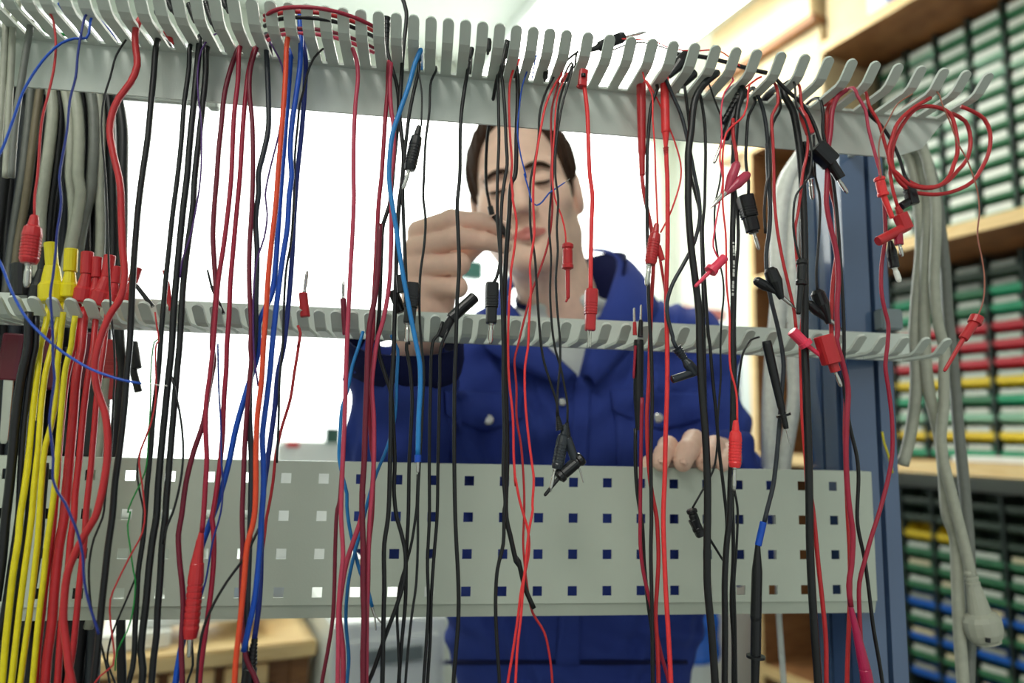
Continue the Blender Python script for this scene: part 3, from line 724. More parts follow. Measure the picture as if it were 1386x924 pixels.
for k, (lab, path) in enumerate([('black thick cable below the panel at far left', '30:40,560 30,700 20,924'), ('black thick cable below the panel behind the yellow cables', '30:140,560 150,700 150,924'),
    ('black thick cable below the panel behind the red cables', '30:300,560 300,700 290,924'), ('black thick cable below the panel with a pointed end', '30:430,560 410,700 390,924'), ('black thick cable below the panel right of the red cables', '30:630,560 630,720 635,924')]):
    lead(lab, 'black', 70 if k < 4 else 40, path, Y=.05 + .008 * (k % 2), hang=False, name='thick_cable', group='thick cables of the left bundle')
for lab, path in [('grey cable at the top left corner in front of the rail', '00:50,-60 35,60 25,250 10,500 -10,800'), ('grey cable hanging second from the top left corner', '00:95,20 70,120 60,300 50,500 30,924'), ('slim grey cable hanging from the top left rail slot', '00:155,160 140,240 115,400 90,560 70,760 60,924')]:
    lead(lab, 'gray' if 'slim' not in lab else 'dgray', 32, path, hang=False, name='grey_cable', group='grey cables at the top left', up=.01)
for lab, path, c in [('green wire lying across the upper rail at far left', '00:20,0 70,60 130,130 180,190', 'green'), ('green wire lying on the upper rail beside the blue wire', '00:120,0 190,90 250,170 340,180 380,210', 'green'), ('blue wire lying along the top of the upper rail at left', '00:310,20 350,80 410,150 430,190', 'blue')]:
    P = [onZ(*tp('00', *map(float, q.split(','))), ZU + .006) for q in path[3:].split()]
    tag(tube('loose_wire', np.array(P), .0016, cmat(c)), label=lab, cat='wire', group='wires lying on the upper rail')

# ---- middle left
lead('dark slate lead just left of the orange lead', 'slate', 28, '01:40,180 45,340 52,540 50,680 20,820 0,900|10:1348,120 1332,250 1340,420 1335,640 1325,924|20:1305,180 1300,400 1310,620 1305,924|30:1300,200 1290,480 1280,700 1275,924')
lead('thin black wire curling left behind the orange lead', 'purple', 10, '01:60,220 105,300 130,380 125,560 105,700 75,820 50,924|11:35,130 45,230 30,350 0,440|10:1330,520 1320,700|20:1325,80 1345,240')
lead('orange lead hanging left of the blue pair', 'orange', 27, '01:148,220 140,400 125,620 110,800 100,924|11:90,180 65,400 50,560 40,720 25,924|21:20,140 10,270 -5,380|20:1335,540 1325,924|30:1290,200 1270,420 1250,620 1230,800 1222,924', Y=-.146)
lead('dark blue lead crossing from behind the orange lead down to the left', 'blue', 28, '01:170,260 160,400 145,600 130,800 120,924|11:105,250 90,480 70,640 20,750 0,800|20:1345,60 1290,250 1230,460 1190,650 1140,830|30:1095,90 1040,250 1000,460 965,640 930,820 915,924')
lead('blue lead, left one of the pair beside the orange lead', 'blue', 28, '01:215,80 220,200 215,350 195,500 175,640 165,780 172,924|11:160,130 150,300 125,460 100,650 85,780 70,924|21:60,160 40,330 20,500 25,640 25,800|31:15,60 8,200|30:1325,500 1295,640 1270,760')
lead('dark blue lead, right one of the pair, ending in a black joint', 'navy', 26, '01:225,200 245,300 240,480 225,680 200,924|11:185,250 175,450 160,650 145,800 130,924|21:100,180 85,350 65,500 40,680 20,850|31:15,200 10,400 0,540|30:1325,700', ext=False,
     parts=[('boot', '30', 1328, 690, 1305, 850, 60, 'black', 'cable_joint'), ('tube', '30', 1303, 845, 1285, 990, 66, 'black', 'joint_body')])
lead('thin black wire curling from a slot behind the blue pair', 'black', 12, '01:335,255 290,300 255,380 235,470 215,540 205,640 190,800|11:185,100 180,250 165,400 145,510 135,640 125,924|21:110,200 105,400 95,640')
lead('rose lead hanging alone in the white gap left of the worker', 'rose', 24, '01:490,255 510,310 518,400 505,540 497,700 495,924|11:497,130 490,320 480,500 470,700 460,924|21:455,180 450,380 440,600 430,924|31:435,150 440,260 425,420 415,560 415,700 412,924', Y=-.136)
lead('dark maroon lead slanting down left below the rose lead', 'maroon', 20, '21:440,560 432,700 420,850|31:410,20 400,200 395,420 385,600 360,760 330,924', hang=False)
lead('crimson lead left of the light blue one', 'crimson', 24, '01:675,360 672,480 660,620 650,780 640,924|11:625,180 618,330 610,500 600,700 595,850|21:590,0 575,160 580,400 590,560 600,640 597,740 590,924|31:575,200 570,420 560,600 545,924')
lead('rose lead twisting under the light blue one', 'rose', 24, '01:685,430 690,560 705,680 700,860|11:690,40 692,250 690,420 680,600 650,780 620,880|21:605,90 590,240 600,400 600,640 590,800 580,924|31:575,150 565,500 560,924', hang=False, up=.02)
lead('thick maroon lead running straight down left of the raised arm', 'maroon', 30, '11:618,560 600,700 580,800 570,924|21:565,200 555,480 550,640 540,800 540,924|31:545,200 545,420 550,600 545,760 545,924', hang=False, up=.05)
lead('rose lead crossing the panel down to the left', 'rose', 26, '31:545,-60 535,60 500,170 460,290 435,420 420,560 440,760 440,924', hang=False)
lead('black lead bending through the light blue lead and the maroon ones', 'black', 22, '01:665,110 670,250 690,340 715,420 730,520 725,640 710,800|11:680,190 650,280 640,420 635,580 630,720 620,880|21:630,80 660,180 690,280 700,420 710,640 705,780 720,924|31:740,130 765,250 760,380 720,520 660,680 590,880 570,924')
lead('black lead standing up above the rail and falling beside the light blue one', 'black', 24, '01:745,-20 770,60 755,250 745,400 735,600 755,800 750,924|11:730,200 720,400 715,600 708,800 705,924|21:698,160 690,300 690,450 685,640 675,924|31:655,200 655,420 650,640 645,924', hang=False)
lead('light blue lead ending in a small blue ferrule above the panel', 'sky', 26, '01:845,260 815,330 785,440 740,570 700,690 685,800 680,924|11:690,140 715,290 740,470 770,640 800,800 825,924|21:840,120 843,250 835,400 830,600', Y=-.146, ext=False,
     parts=[('tube', '21', 830, 598, 830, 636, 34, 'blue', 'ferrule'), ('rod', '21', 830, 634, 829, 690, 18, 'metal', 'pin')])
lead('light blue lead emerging under the comb left of the arm', 'sky', 18, '11:545,840 520,924|21:490,130 465,260 435,350 425,480 420,620 440,720 460,800|31:460,0 475,120 500,230 530,350 570,440 592,528', Y=-.100, hang=False, ext=False,
     parts=[('rod', '31', 590, 525, 606, 575, 16, 'metal', 'crimp'), ('rod', '31', 605, 570, 612, 650, 9, 'metal', 'fork_prong'), ('rod', '31', 607, 570, 640, 612, 9, 'metal', 'fork_prong')])
lead('light blue lead behind the black ones left of the arm', 'sky', 18, '11:690,860 720,924|21:725,50 720,200 710,400 670,560 620,680 580,800 555,900|31:530,140 490,290 465,420 455,600 470,800 460,924', Y=-.104, hang=False)
lead('thin lead with a ribbed black banana plug pointing down left', 'black', 10, '01:835,370 850,480 848,655', ext=False, Y=-.146,
     parts=[('banana', '01', 838, 655, 786, 886, 66, 'black', 'banana_plug'), ('pin', '01', 786, 880, 752, 985, 22, 'metal', 'pin')])
lead('black lead dropping behind the ribbed black plug to a double plug', 'black', 20, '01:835,365 810,470 785,600 770,720 755,880|11:752,120 755,250 762,420 768,580', ext=False,
     parts=[('brick', '11', 735, 548, 742, 640, 40, 'black', 'side_lug'), ('block', '11', 802, 590, 785, 800, 76, 'black', 'plug_body', dict(power=4.0)), ('pin', '11', 775, 795, 772, 900, 26, 'metal', 'pin'), ('brick', '11', 700, 630, 745, 740, 54, 'black', 'stacking_plug', dict(dy=.02))])
lead('thin black lead crossing the fist on its left side', 'black', 14, '01:925,370 900,420 890,580 870,740 862,924|11:858,140 870,260 862,400 845,520 838,640 840,780 850,924|21:862,150 855,350 850,480 840,640 832,800|31:830,60 830,200 820,420 800,560 780,740 765,924')
lead('black lead crossing the fist in the middle', 'black', 22, '01:1110,260 1088,380 1065,520 1052,660 1048,924|11:1035,180 1040,330 1045,500 1035,680 1028,924|21:1022,200 1020,400 1020,640 1025,924|31:1030,180 1040,380 1042,560 1030,740 1015,924')
lead('black lead whose capped end the worker pinches in his fingers', 'black', 20, '01:1292,215 1265,350 1245,400 1215,560 1190,740 1185,924|11:1190,110 1210,205', ext=False, Ys=[-.124, -.12, -.10, -.06, -.02, -.012],
     parts=[('tube', '11', 1206, 190, 1216, 230, 32, 'black', 'cap'), ('taper', '11', 1290, 345, 1225, 240, 46, 'black', 'clip_body', dict(dy=.010))])
lead('black lead with a block plug hanging above the comb right of the fist', 'black', 18, '01:1286,240 1262,360 1250,400 1250,560 1252,740 1245,924|11:1245,250 1255,400 1258,480 1240,560 1222,592', ext=False,
     parts=[('block', '11', 1217, 588, 1212, 800, 70, 'black', 'plug_body', dict(power=4.0)), ('pin', '11', 1212, 798, 1207, 905, 28, 'metal', 'pin')])
lead('black lead passing left of the worker\'s nose', 'black', 20, '01:1290,240 1262,370 1270,420 1282,560 1290,740 1295,860 1285,924|11:1270,140 1262,300 1262,500 1270,700 1275,924|21:1275,250 1280,480 1275,700 1285,860|31:1280,20 1275,200 1245,330 1235,480 1240,680 1255,924')
lead('black lead passing the worker\'s mouth and slanting over the panel', 'black', 26, '02:35,350 42,500 35,700 25,924|11:1320,60 1305,250 1290,450 1280,700 1282,924|21:1288,250 1295,600 1290,924|31:1310,150 1348,310|32:40,270 80,430 125,535')
for lab, w, path in [
    ('black lead first of three below the fist', 20, '11:790,900|21:772,20 790,150 800,300 795,450 785,640 780,924|31:770,250 765,500 745,720 730,924'),
    ('black lead second of three below the fist', 18, '11:960,790 935,860|21:912,0 895,300 890,640 890,924|31:880,300 885,500 875,700 860,924'),
    ('black lead third of three below the fist', 18, '11:990,830 950,924|21:945,180 940,400 935,640 930,924|31:915,250 900,480 895,680 880,924')]:
    lead(lab, 'black', w, path, Y=-.098 - .004 * len(lab) % .012, hang=False)
lead('thin black lead swerving across the panel below the ferrule', 'black', 15, '21:830,700 825,860|31:825,0 800,180 770,300 735,420 722,560 728,720 735,924', hang=False, Y=-.106)
free_plug('black open tube socket lying on the lower comb below the fist', [('tube', '11', 1128, 660, 1000, 775, 62, 'black', 'socket'), ('tube', '11', 1010, 765, 950, 870, 46, 'black', 'stem'), ('tube', '11', 1131, 657, 1124, 664, 40, 'dgray', 'bore')], -.085)
free_plug('black ribbed plug standing in the upper rail near the middle', [('boot', '01', 668, 270, 665, 95, 52, 'black', 'boot')], -.112)

# ---- middle right
lead('bright red thin wire falling past the worker\'s nose', 'bright', 14, '02:50,310 20,360|01:1310,430 1305,560 1310,700 1320,860 1315,924|11:1325,130|12:15,150 35,270 25,400 5,540|11:1315,560 1305,700 1300,924|21:1305,200 1325,400 1330,620 1340,760|22:25,700 50,830 75,920|32:95,130 100,240 60,440 40,600 10,800 -10,924')
lead('thin blue wire ending beside the worker\'s nose', 'blue', 9, '02:140,290 100,350 65,450 50,560 40,680 55,800 85,924|12:75,20 100,105 115,165 140,184 170,165 205,120 250,90', ext=False,
     parts=[('rod', '12', 250, 90, 288, 64, 8, 'blue', 'insulated_end'), ('rod', '12', 286, 66, 312, 46, 4, 'metal', 'bare_strand')])
lead('thin black lead sweeping from the slot past the nose to the clip cluster', 'black', 14, '02:355,270 290,320 230,400 180,500 155,600 150,720 130,840 110,924|12:105,180 110,320 130,450 140,600 150,760 165,924|22:180,120 215,230 245,330 252,400', ext=False,
     parts=[('boot', '22', 250, 395, 262, 470, 48, 'black', 'boot'), ('banana', '22', 290, 440, 246, 672, 66, 'slate', 'banana_plug'), ('pin', '22', 236, 670, 208, 792, 22, 'metal', 'pin')])
lead('thin red wire crossing the worker\'s mouth, left one of two', 'bright', 14, '02:270,390 240,430 190,540 160,680 140,800 125,924|12:122,170 128,330 105,500 110,620 100,800 95,924|22:80,130 80,300 95,480 115,640 125,720 118,860|32:120,20 100,130 80,330 70,420 60,560 40,740 30,924')
lead('thin red wire crossing the worker\'s cheek, right one of two', 'red', 13, '02:255,430 220,560 215,700 220,800 215,924|12:222,200 200,380 150,540 110,650 70,800 40,924|22:25,100 35,250 35,400 60,560 75,800 75,900|32:70,200 80,330 95,450 120,560 180,660 210,800 222,924')
lead('thin black lead down the worker\'s cheek to a black hook probe', 'black', 13, '02:325,345 300,400 260,520 245,650 230,760 225,924|12:215,130 205,300 215,450 210,650 225,860|22:240,60 262,130 285,240 300,330 300,440', ext=False,
     parts=[('boot', '22', 298, 430, 300, 520, 44, 'black', 'boot'), ('tube', '22', 300, 510, 345, 640, 46, 'slate', 'probe_body'), ('head', '22', 378, 610, 250, 720, 74, 'black', 'probe_head'), ('rod', '22', 270, 700, 180, 812, 22, 'black', 'hook'), ('rod', '22', 362, 668, 384, 742, 10, 'metal', 'pin')])
lead('thin black lead down beside the worker\'s jaw', 'black', 13, '02:328,350 310,420 280,520 255,650 240,780 238,924|12:252,150 245,300 250,420 240,560 245,700 260,860|22:262,0 262,130 250,260 246,400', Y=-.148, ext=False)
lead('thin red wire to a red hook clip beside the worker\'s jaw', 'bright', 10, '02:300,380 250,500 232,700 222,900|12:235,150 270,240 290,330 292,385', ext=False,
     parts=[('head', '12', 302, 383, 302, 520, 64, 'red', 'clip_head'), ('rod', '12', 302, 515, 303, 672, 26, 'red', 'clip_shaft'), ('rod', '12', 303, 665, 292, 688, 14, 'red', 'hook')])
lead('bright red lead with a rectangular plug in front of the collar', 'bright', 24, '02:385,430 395,500 405,600 410,760 418,924|12:430,120 425,300 422,480 421,622', Y=-.148, ext=False, hang=False,
     parts=[('brick', '02', 385, 368, 376, 455, 52, 'red', 'socket_head', dict(power=4.0)), ('rod', '02', 355, 455, 400, 380, 20, 'red', 'socket_latch'), ('block', '12', 426, 622, 418, 836, 68, 'red', 'plug_body', dict(power=4.0)),
            ('rod', '12', 408, 834, 410, 925, 9, 'metal', 'prong'), ('rod', '12', 423, 834, 420, 925, 9, 'metal', 'prong'), ('tube', '02', 384, 385, 384, 400, 26, 'black', 'bore', dict(dy=-.005))])
lead('dark red pointed test probe hanging right of the head', 'red', 22, '12:687,18 700,130 720,220 742,340 748,500 740,640 735,760 730,924|22:725,200 715,400 720,600 735,760 765,924|32:770,130 775,280 768,420 760,560 770,740 775,924', hang=False,
     parts=[('probe', '02', 684, 432, 690, 912, 54, 'red', 'probe_handle'), ('tube', '02', 684, 428, 684, 462, 50, 'bright', 'probe_collar'), ('tube', '12', 690, -20, 690, 28, 32, 'red', 'strain_relief')])
lead('black lead beside the dark red probe running down to the panel', 'black', 20, '02:770,460 740,540 720,720 715,924|12:715,250 720,480 724,700 735,900|22:742,300 735,600 738,924|32:735,250 740,500 745,924')
lead('thin pink wire joining the ribbed red plug from above', 'bright', 10, '02:700,410 740,490 745,620 755,760 760,924|12:765,150 770,285', ext=False, Y=-.146,
     parts=[('banana', '12', 766, 280, 732, 492, 68, 'red', 'banana_plug'), ('tube', '12', 772, 395, 794, 470, 34, 'red', 'side_socket'), ('pin', '12', 728, 488, 712, 604, 28, 'metal', 'pin')])
lead('thin pink wire swinging right and back to the ribbed red plug', 'bright', 10, '02:710,420 770,520 820,640 860,740 890,850 892,924|12:870,130 830,240 786,325', ext=False)
lead('short red tail leaving the ribbed red plug downwards', 'red', 16, '12:784,470 805,600 818,680 822,760', hang=False, ext=False)
lead('bright red probe with a straight lead right of the head', 'bright', 25, '02:815,790 817,860|12:820,20 822,400 815,640 820,924|22:820,250 812,500 808,700 800,924|32:805,250 815,480 825,640 840,924', hang=False,
     parts=[('tube', '02', 806, 400, 812, 690, 50, 'bright', 'probe_handle'), ('cone', '02', 813, 780, 812, 660, 48, 'bright', 'probe_neck'), ('boot', '02', 816, 840, 813, 770, 34, 'red', 'strain_relief')])
lead('black lead curving left to an angled barrel plug', 'slate', 22, '02:810,410 850,500 890,590 920,700 945,820 965,924|12:985,140 990,250 960,380 900,500 850,590 820,690 825,780 850,870|22:850,0 872,45', ext=False,
     parts=[('boot', '22', 930, 125, 868, 40, 62, 'slate', 'strain_relief'), ('taper', '22', 905, 95, 972, 178, 62, 'slate', 'elbow'), ('tube', '22', 972, 165, 846, 206, 44, 'slate', 'barrel'), ('tube', '22', 850, 205, 842, 208, 26, 'black', 'bore')])
lead('thickest black lead hanging in front of the sleeve', 'black', 42, '02:1080,380 1010,440 965,520 945,680 930,800 930,924|12:930,180 945,400 965,560 985,740 990,924|22:1000,250 1020,500 1030,760 1030,924|32:1028,250 1030,420 1050,640 1070,924', Y=-.142)
lead('black lead right of the thickest one, crossing the resting hand', 'black', 18, '02:995,510 1015,640 1020,800 1018,924|12:1015,180 1005,300 1010,480 1020,640 1035,860|22:1042,20 1055,180 1075,380 1090,560 1115,780 1130,924|32:1130,200 1125,500 1120,924')
lead('short black lead between the red probe and the thickest black one', 'black', 18, '02:905,430 925,560 935,640 940,780 945,924|12:960,100 990,220 1000,400 1005,560 1010,800|22:1015,100 1020,400 1030,700', hang=True, Y=-.112)
lead('thin black wire ending in a small black socket on the panel', 'black', 11, '02:1030,420 1060,500 1095,590 1120,640 1110,800|12:1095,60 1070,180 1068,320 1085,450 1110,560 1115,650 1105,760 1098,924|22:1100,180 1085,400 1080,560 1060,680 1000,790 952,875', ext=False,
     parts=[('head', '22', 945, 880, 985, 1000, 58, 'black', 'socket_head'), ('brick', '32', 955, 70, 998, 158, 50, 'black', 'socket_body', dict(power=4.0)), ('rod', '32', 1040, 170, 1120, 300, 14, 'black', 'tail')])
lead('thin pink wire to a pink hook clip in front of the sleeve', 'pink', 10, '02:1165,420 1120,480 1100,600 1105,700 1095,840 1110,924|12:1105,100 1080,240 1065,330 1060,400 1085,455', Y=-.150, ext=False,
     parts=[('tube', '12', 1120, 455, 1045, 530, 52, 'pink', 'clip_head'), ('tube', '12', 1058, 512, 1044, 530, 74, 'pink', 'clip_flange'), ('rod', '12', 1050, 522, 965, 608, 24, 'pink', 'clip_shaft')])
lead('thin red wire with a red ribbed banana plug over the resting hand', 'bright', 12, '02:1310,400 1250,440 1240,520 1220,600 1130,690 1110,800|12:1112,40 1110,180 1125,330 1128,440 1130,600 1145,750|22:1145,0 1150,150 1180,270 1186,425', Y=-.152, ext=False,
     parts=[('banana', '22', 1178, 418, 1172, 664, 70, 'bright', 'banana_plug'), ('pin', '22', 1171, 660, 1168, 784, 24, 'metal', 'pin')])
lead('red wire with a pink crocodile clip near the rail', 'red', 20, '02:1165,720 1180,800 1184,860', hang=False, ext=False, up=.02, Y=-.150,
     parts=[('jaw', '12', 1245, 18, 1118, 130, 62, 'rose', 'clip_handle'), ('jaw', '12', 1185, -40, 1122, 130, 60, 'rose', 'clip_lever'), ('needle', '12', 1120, 120, 1044, 200, 34, 'metal', 'clip_jaw')])
printed = lead('black lead with printed marks right of the pink hook clip', 'black', 32, '02:1215,470 1190,560 1175,720 1165,860|12:1165,140 1160,400 1165,700 1160,924|22:1165,200 1160,500 1150,760 1145,924|32:1130,200 1120,400 1122,640 1120,924', Y=-.136)
lead('slim black lead beside the printed one', 'black', 20, '12:1165,40 1185,200 1190,380 1178,540 1170,800|22:1172,200 1165,500 1160,800|32:1160,0 1165,250 1155,500 1165,700 1165,924', hang=False, up=.04, Y=-.112)
lead('thin black tail hanging below the red ribbed plug', 'black', 13, '22:1170,780 1185,860|32:1188,40 1180,250 1170,400 1175,600 1180,924', hang=False)
free_plug('black strain relief and probe slanting from the upper rail', [('boot', '02', 1110, 640, 1215, 470, 66, 'black', 'boot'), ('tube', '02', 1210, 480, 1120, 720, 54, 'black', 'body'), ('rod', '02', 1110, 735, 1064, 850, 22, 'metal', 'tip')], -.128)
lead('black lead with a square shouldered plug above the comb', 'black', 18, '02:1280,530 1245,600 1235,700 1230,830 1240,924|12:1244,60 1243,140', ext=False,
     parts=[('block', '12', 1222, 135, 1268, 320, 88, 'black', 'plug_body', dict(power=4.0)), ('tube', '12', 1255, 255, 1272, 330, 56, 'black', 'plug_nose'), ('pin', '12', 1272, 325, 1300, 415, 22, 'metal', 'pin')])
lead('black lead running down to a blue sleeved black probe', 'slate', 24, '02:1270,460 1310,540 1335,650 1345,760|03:10,740 15,924|13:25,200 20,320 5,430 10,560 30,680 60,800 85,924|23:95,130 85,280 70,480 55,640 40,760 10,880|32:1325,90', ext=False,
     parts=[('tube', '32', 1322, 85, 1294, 208, 36, 'blue', 'sleeve'), ('taper', '32', 1292, 205, 1282, 600, 58, 'black', 'probe_handle'), ('tube', '32', 1284, 590, 1281, 790, 54, 'black', 'probe_grip'), ('tube', '32', 1282, 780, 1282, 794, 96, 'black', 'finger_guard'), ('rod', '32', 1281, 790, 1276, 985, 46, 'black', 'probe_shaft')])
lead('thin black wire arching out of the lower comb right', 'black', 12, '12:1300,870 1255,885 1230,924|22:1215,70 1197,180 1185,300 1178,420', hang=False, Y=-.10)
free_plug('two black and red probe tips standing in the lower comb', [('rod', '12', 652, 860, 650, 790, 24, 'red', 'probe_body'), ('rod', '12', 650, 800, 648, 718, 14, 'metal', 'tip'), ('rod', '12', 680, 870, 683, 780, 30, 'black', 'second_probe_body'), ('rod', '12', 683, 790, 684, 702, 13, 'metal', 'second_tip')], -.09)
free_plug('black wedge shaped test probe below the comb beside the red lead', [('taper', '22', 668, 470, 672, 0, 56, 'black', 'probe_body'), ('rod', '22', 655, 30, 645, 200, 16, 'crimson', 'red_stripe', dict(dy=-.004))], -.092)
lead('black lead continuing below the wedge shaped probe', 'black', 20, '22:655,460 655,640 665,800|32:690,100 700,300 720,500 745,700 745,924', hang=False, Y=-.104)
lead('red lead below the wedge shaped probe', 'crimson', 20, '22:690,300 685,480 682,700 680,880|32:680,60 680,200 695,340 740,540 790,780 830,924', hang=False, Y=-.110)

# ---- right end
lead('red wire and pink hook clip slanting over the lower comb', 'red', 18, '03:65,540 35,600 40,760 45,924|13:45,130 60,300 90,470 120,600 150,740 160,825', Y=-.146, ext=False,
     parts=[('tube', '13', 138, 838, 205, 905, 62, 'pink', 'clip_head'), ('tube', '13', 200, 895, 215, 915, 76, 'pink', 'clip_flange'), ('rod', '23', 210, 20, 325, 112, 26, 'pink', 'clip_shaft')])
lead('black lead leaving the same slot as the pink clip wire', 'black', 16, '03:80,560 40,640 25,760 20,924|13:10,60 -5,200 0,330')
lead('thick black cable hanging left of the blue post', 'black', 42, '03:100,500 140,570 165,680 180,800 190,924|13:200,250 205,500 205,800|23:205,0 215,300 225,600 230,924|33:232,200 240,400 255,640 275,924', Y=-.136)
lead('black lead with a square black plug hanging before the blue post', 'black', 22, '03:40,400 110,470 190,540 250,640 285,740 300,775', ext=False, Y=-.146,
     parts=[('brick', '03', 260, 765, 345, 850, 100, 'black', 'plug_shoulder', dict(power=4.0)), ('tube', '03', 330, 830, 392, 930, 60, 'black', 'plug_nose'), ('pin', '13', 376, 42, 428, 122, 24, 'metal', 'pin')])
lead('red lead with a red sleeve bending before the thick black cable', 'red', 17, '03:190,560 215,640 220,780 195,900|13:190,60 170,220 155,300 160,420 175,600', ext=False, Y=-.150,
     parts=[('taper', '03', 180, 560, 235, 700, 52, 'red', 'sleeve')])
lead('thin black wire to a collared black plug over the thick black cable', 'black', 13, '03:165,560 205,620 240,780 225,924|13:160,130 145,250 150,340 170,430 182,470', Y=-.154, ext=False,
     parts=[('head', '13', 190, 466, 186, 605, 62, 'black', 'plug_head'), ('rod', '13', 184, 600, 172, 752, 36, 'black', 'plug_tip')])
free_plug('black plug with a slotted silver pin below the upper rail', [('taper', '03', 200, 740, 232, 924, 56, 'black', 'plug_body'), ('pin', '13', 236, 50, 246, 155, 26, 'metal', 'pin')], -.128)
lead('thin black lead to a black crocodile clip before the post', 'black', 15, '03:255,800 260,924|13:280,120 285,200 275,400 265,540 270,632', Y=-.122, ext=False, hang=False, up=.02,
     parts=[('jaw', '13', 265, 625, 330, 800, 84, 'black', 'clip_lever'), ('jaw', '13', 215, 688, 335, 792, 56, 'black', 'clip_handle'), ('needle', '13', 328, 780, 400, 830, 26, 'metal', 'clip_jaw')])
free_plug('black crocodile clip with a silver jaw left of the thick black cable', [('jaw', '13', 20, 510, 85, 672, 84, 'black', 'clip_lever'), ('jaw', '12', 1275, 570, 1390, 640, 58, 'black', 'clip_handle'), ('needle', '13', 80, 655, 158, 722, 26, 'metal', 'clip_jaw')], -.150)
lead('red lead ending in a magenta sleeve at the bottom right', 'crimson', 30, '03:420,470 380,500 350,570 340,680 325,800 322,924|13:318,180 340,300 370,430 380,560 372,720 375,860|23:370,0 400,110 430,250 425,400 420,600 430,800 445,924|33:455,130 450,300 435,420 446,525', Y=-.142, ext=False,
     parts=[('cone', '33', 440, 505, 520, 860, 60, 'magenta', 'magenta_sleeve'), ('tube', '33', 518, 850, 545, 985, 62, 'magenta', 'sleeve_end')])
lead('red lead running behind the rose red one at the post', 'red', 24, '03:375,500 330,550 318,650 325,800|13:340,100 365,200 375,400 355,560 345,700 352,900|23:385,60 415,240 415,500 425,800|33:430,60 440,250 440,500 432,700 425,924')
lead('black lead running down the blue post to the frame bottom', 'black', 20, '03:300,590 300,690 340,860|13:370,200 395,550 405,720 410,924|23:405,200 440,450 475,600 485,700 478,924|33:485,130 515,270 540,450 560,620 610,924')
lead('rose lead with a glossy red coupler at the post', 'rose', 20, '03:480,500 520,570 535,660 560,760 590,870|13:595,0 600,45', ext=False, Y=-.150,
     parts=[('head', '13', 592, 38, 616, 140, 64, 'bright', 'coupler'), ('rod', '13', 616, 135, 662, 252, 34, 'bright', 'coupler_shaft')])
lead('red lead to a right angled red plug at the post', 'red', 20, '03:540,550 590,640 620,740 650,860|13:650,20 665,110 690,192', ext=False, Y=-.146,
     parts=[('boot', '13', 685, 190, 718, 260, 64, 'red', 'boot'), ('brick', '13', 700, 230, 735, 310, 74, 'red', 'elbow', dict(power=3.0)), ('tube', '13', 745, 290, 586, 372, 58, 'red', 'plug_barrel'), ('tube', '13', 690, 320, 696, 390, 50, 'crimson', 'plug_foot'), ('pin', '13', 698, 385, 714, 452, 22, 'metal', 'pin')])
lead('thin brown wire hooking down to the glossy red coupler', 'brown', 9, '03:765,490 690,540 640,630 600,710 590,780 600,900|13:600,40', hang=False, ext=False, Y=-.158)
lead('black lead to a right angled black plug beside the red one', 'black', 20, '03:545,600 600,650 660,740 700,830 730,924|13:740,50', ext=False, Y=-.140, hang=False, up=.01,
     parts=[('boot', '13', 722, 30, 752, 120, 66, 'black', 'boot'), ('brick', '13', 750, 100, 770, 180, 64, 'black', 'elbow', dict(power=3.0)), ('tube', '13', 775, 150, 705, 190, 48, 'black', 'plug_barrel')])
free_plug('black round plug with a white tip hanging by the post', [('taper', '13', 650, 370, 672, 510, 56, 'black', 'plug_body'), ('tube', '13', 660, 450, 668, 475, 58, 'black', 'ring'), ('pin', '13', 672, 505, 700, 585, 32, 'white', 'tip')], -.130)
lead('red lead coiled in loops at the right end of the upper rail', 'red', 24, '03:860,510 760,570 690,640 660,720 640,800 660,880|13:690,20 740,70 830,95 900,85 960,30|03:980,860 1000,800 995,700 960,590 900,560 800,560 720,640 665,760 660,860|13:690,50 760,110 830,125 920,125 1010,100 1080,60|03:1125,880 1165,790 1170,690 1140,620 1080,580 1020,555', Ys=[-.150, -.152, -.156, -.150, -.144, -.140, -.146, -.150], hang=False, ext=False)
lead('red lead making a smaller loop inside the coil', 'red', 24, '03:970,590 1040,630 1068,720 1050,830 1000,890|13:950,60 880,88 800,85 730,50', Y=-.136, hang=False, ext=False)
lead('long thin brown wire with a red hook clip at far right', 'brown', 9, '03:920,540 960,630 1000,740 1050,830 1080,910|13:1105,110 1115,220 1105,340 1130,470 1142,570 1135,680 1105,768', Y=-.160, ext=False,
     parts=[('tube', '13', 1104, 764, 1088, 800, 74, 'red', 'clip_cap'), ('tube', '13', 1092, 790, 1030, 880, 52, 'red', 'clip_head'), ('rod', '13', 1036, 872, 932, 1048, 26, 'red', 'clip_shaft')])
lead('red lead hanging on the post right of the coupler', 'crimson', 23, '13:618,140 622,220 625,350 605,500 605,640 625,740 640,800 635,924|23:625,130 645,280 660,420 660,600 640,720 610,840 585,924|33:550,170 520,280 490,400 490,560 500,760 505,924', hang=False, Y=-.130)
free_plug('black pointed probe slanting below the right comb', [('probe', '23', 5, 5, 108, 462, 52, 'black', 'probe_handle'), ('tube', '23', 92, 385, 96, 398, 78, 'black', 'finger_guard'), ('needle', '23', 108, 455, 131, 558, 11, 'metal', 'tip')], -.128, 'test_probe', 'probe')
free_plug('red flat plug with a silver pin before the right comb', [('brick', '13', 300, 862, 345, 1010, 92, 'red', 'plug_body', dict(power=4.0)), ('tube', '23', 340, 90, 366, 165, 56, 'red', 'plug_nose'), ('pin', '23', 362, 160, 396, 245, 22, 'metal', 'pin')], -.150)
lead('red wire dropping behind the thick black cable', 'bright', 15, '13:200,680 185,830|23:180,0 185,200 190,400 205,600 235,900|33:255,40', hang=False, Y=-.124)
lead('red lead right of the thick black cable at the bottom', 'red', 24, '23:225,760|33:245,0 275,300 295,480 315,700 318,924', hang=False, Y=-.130)
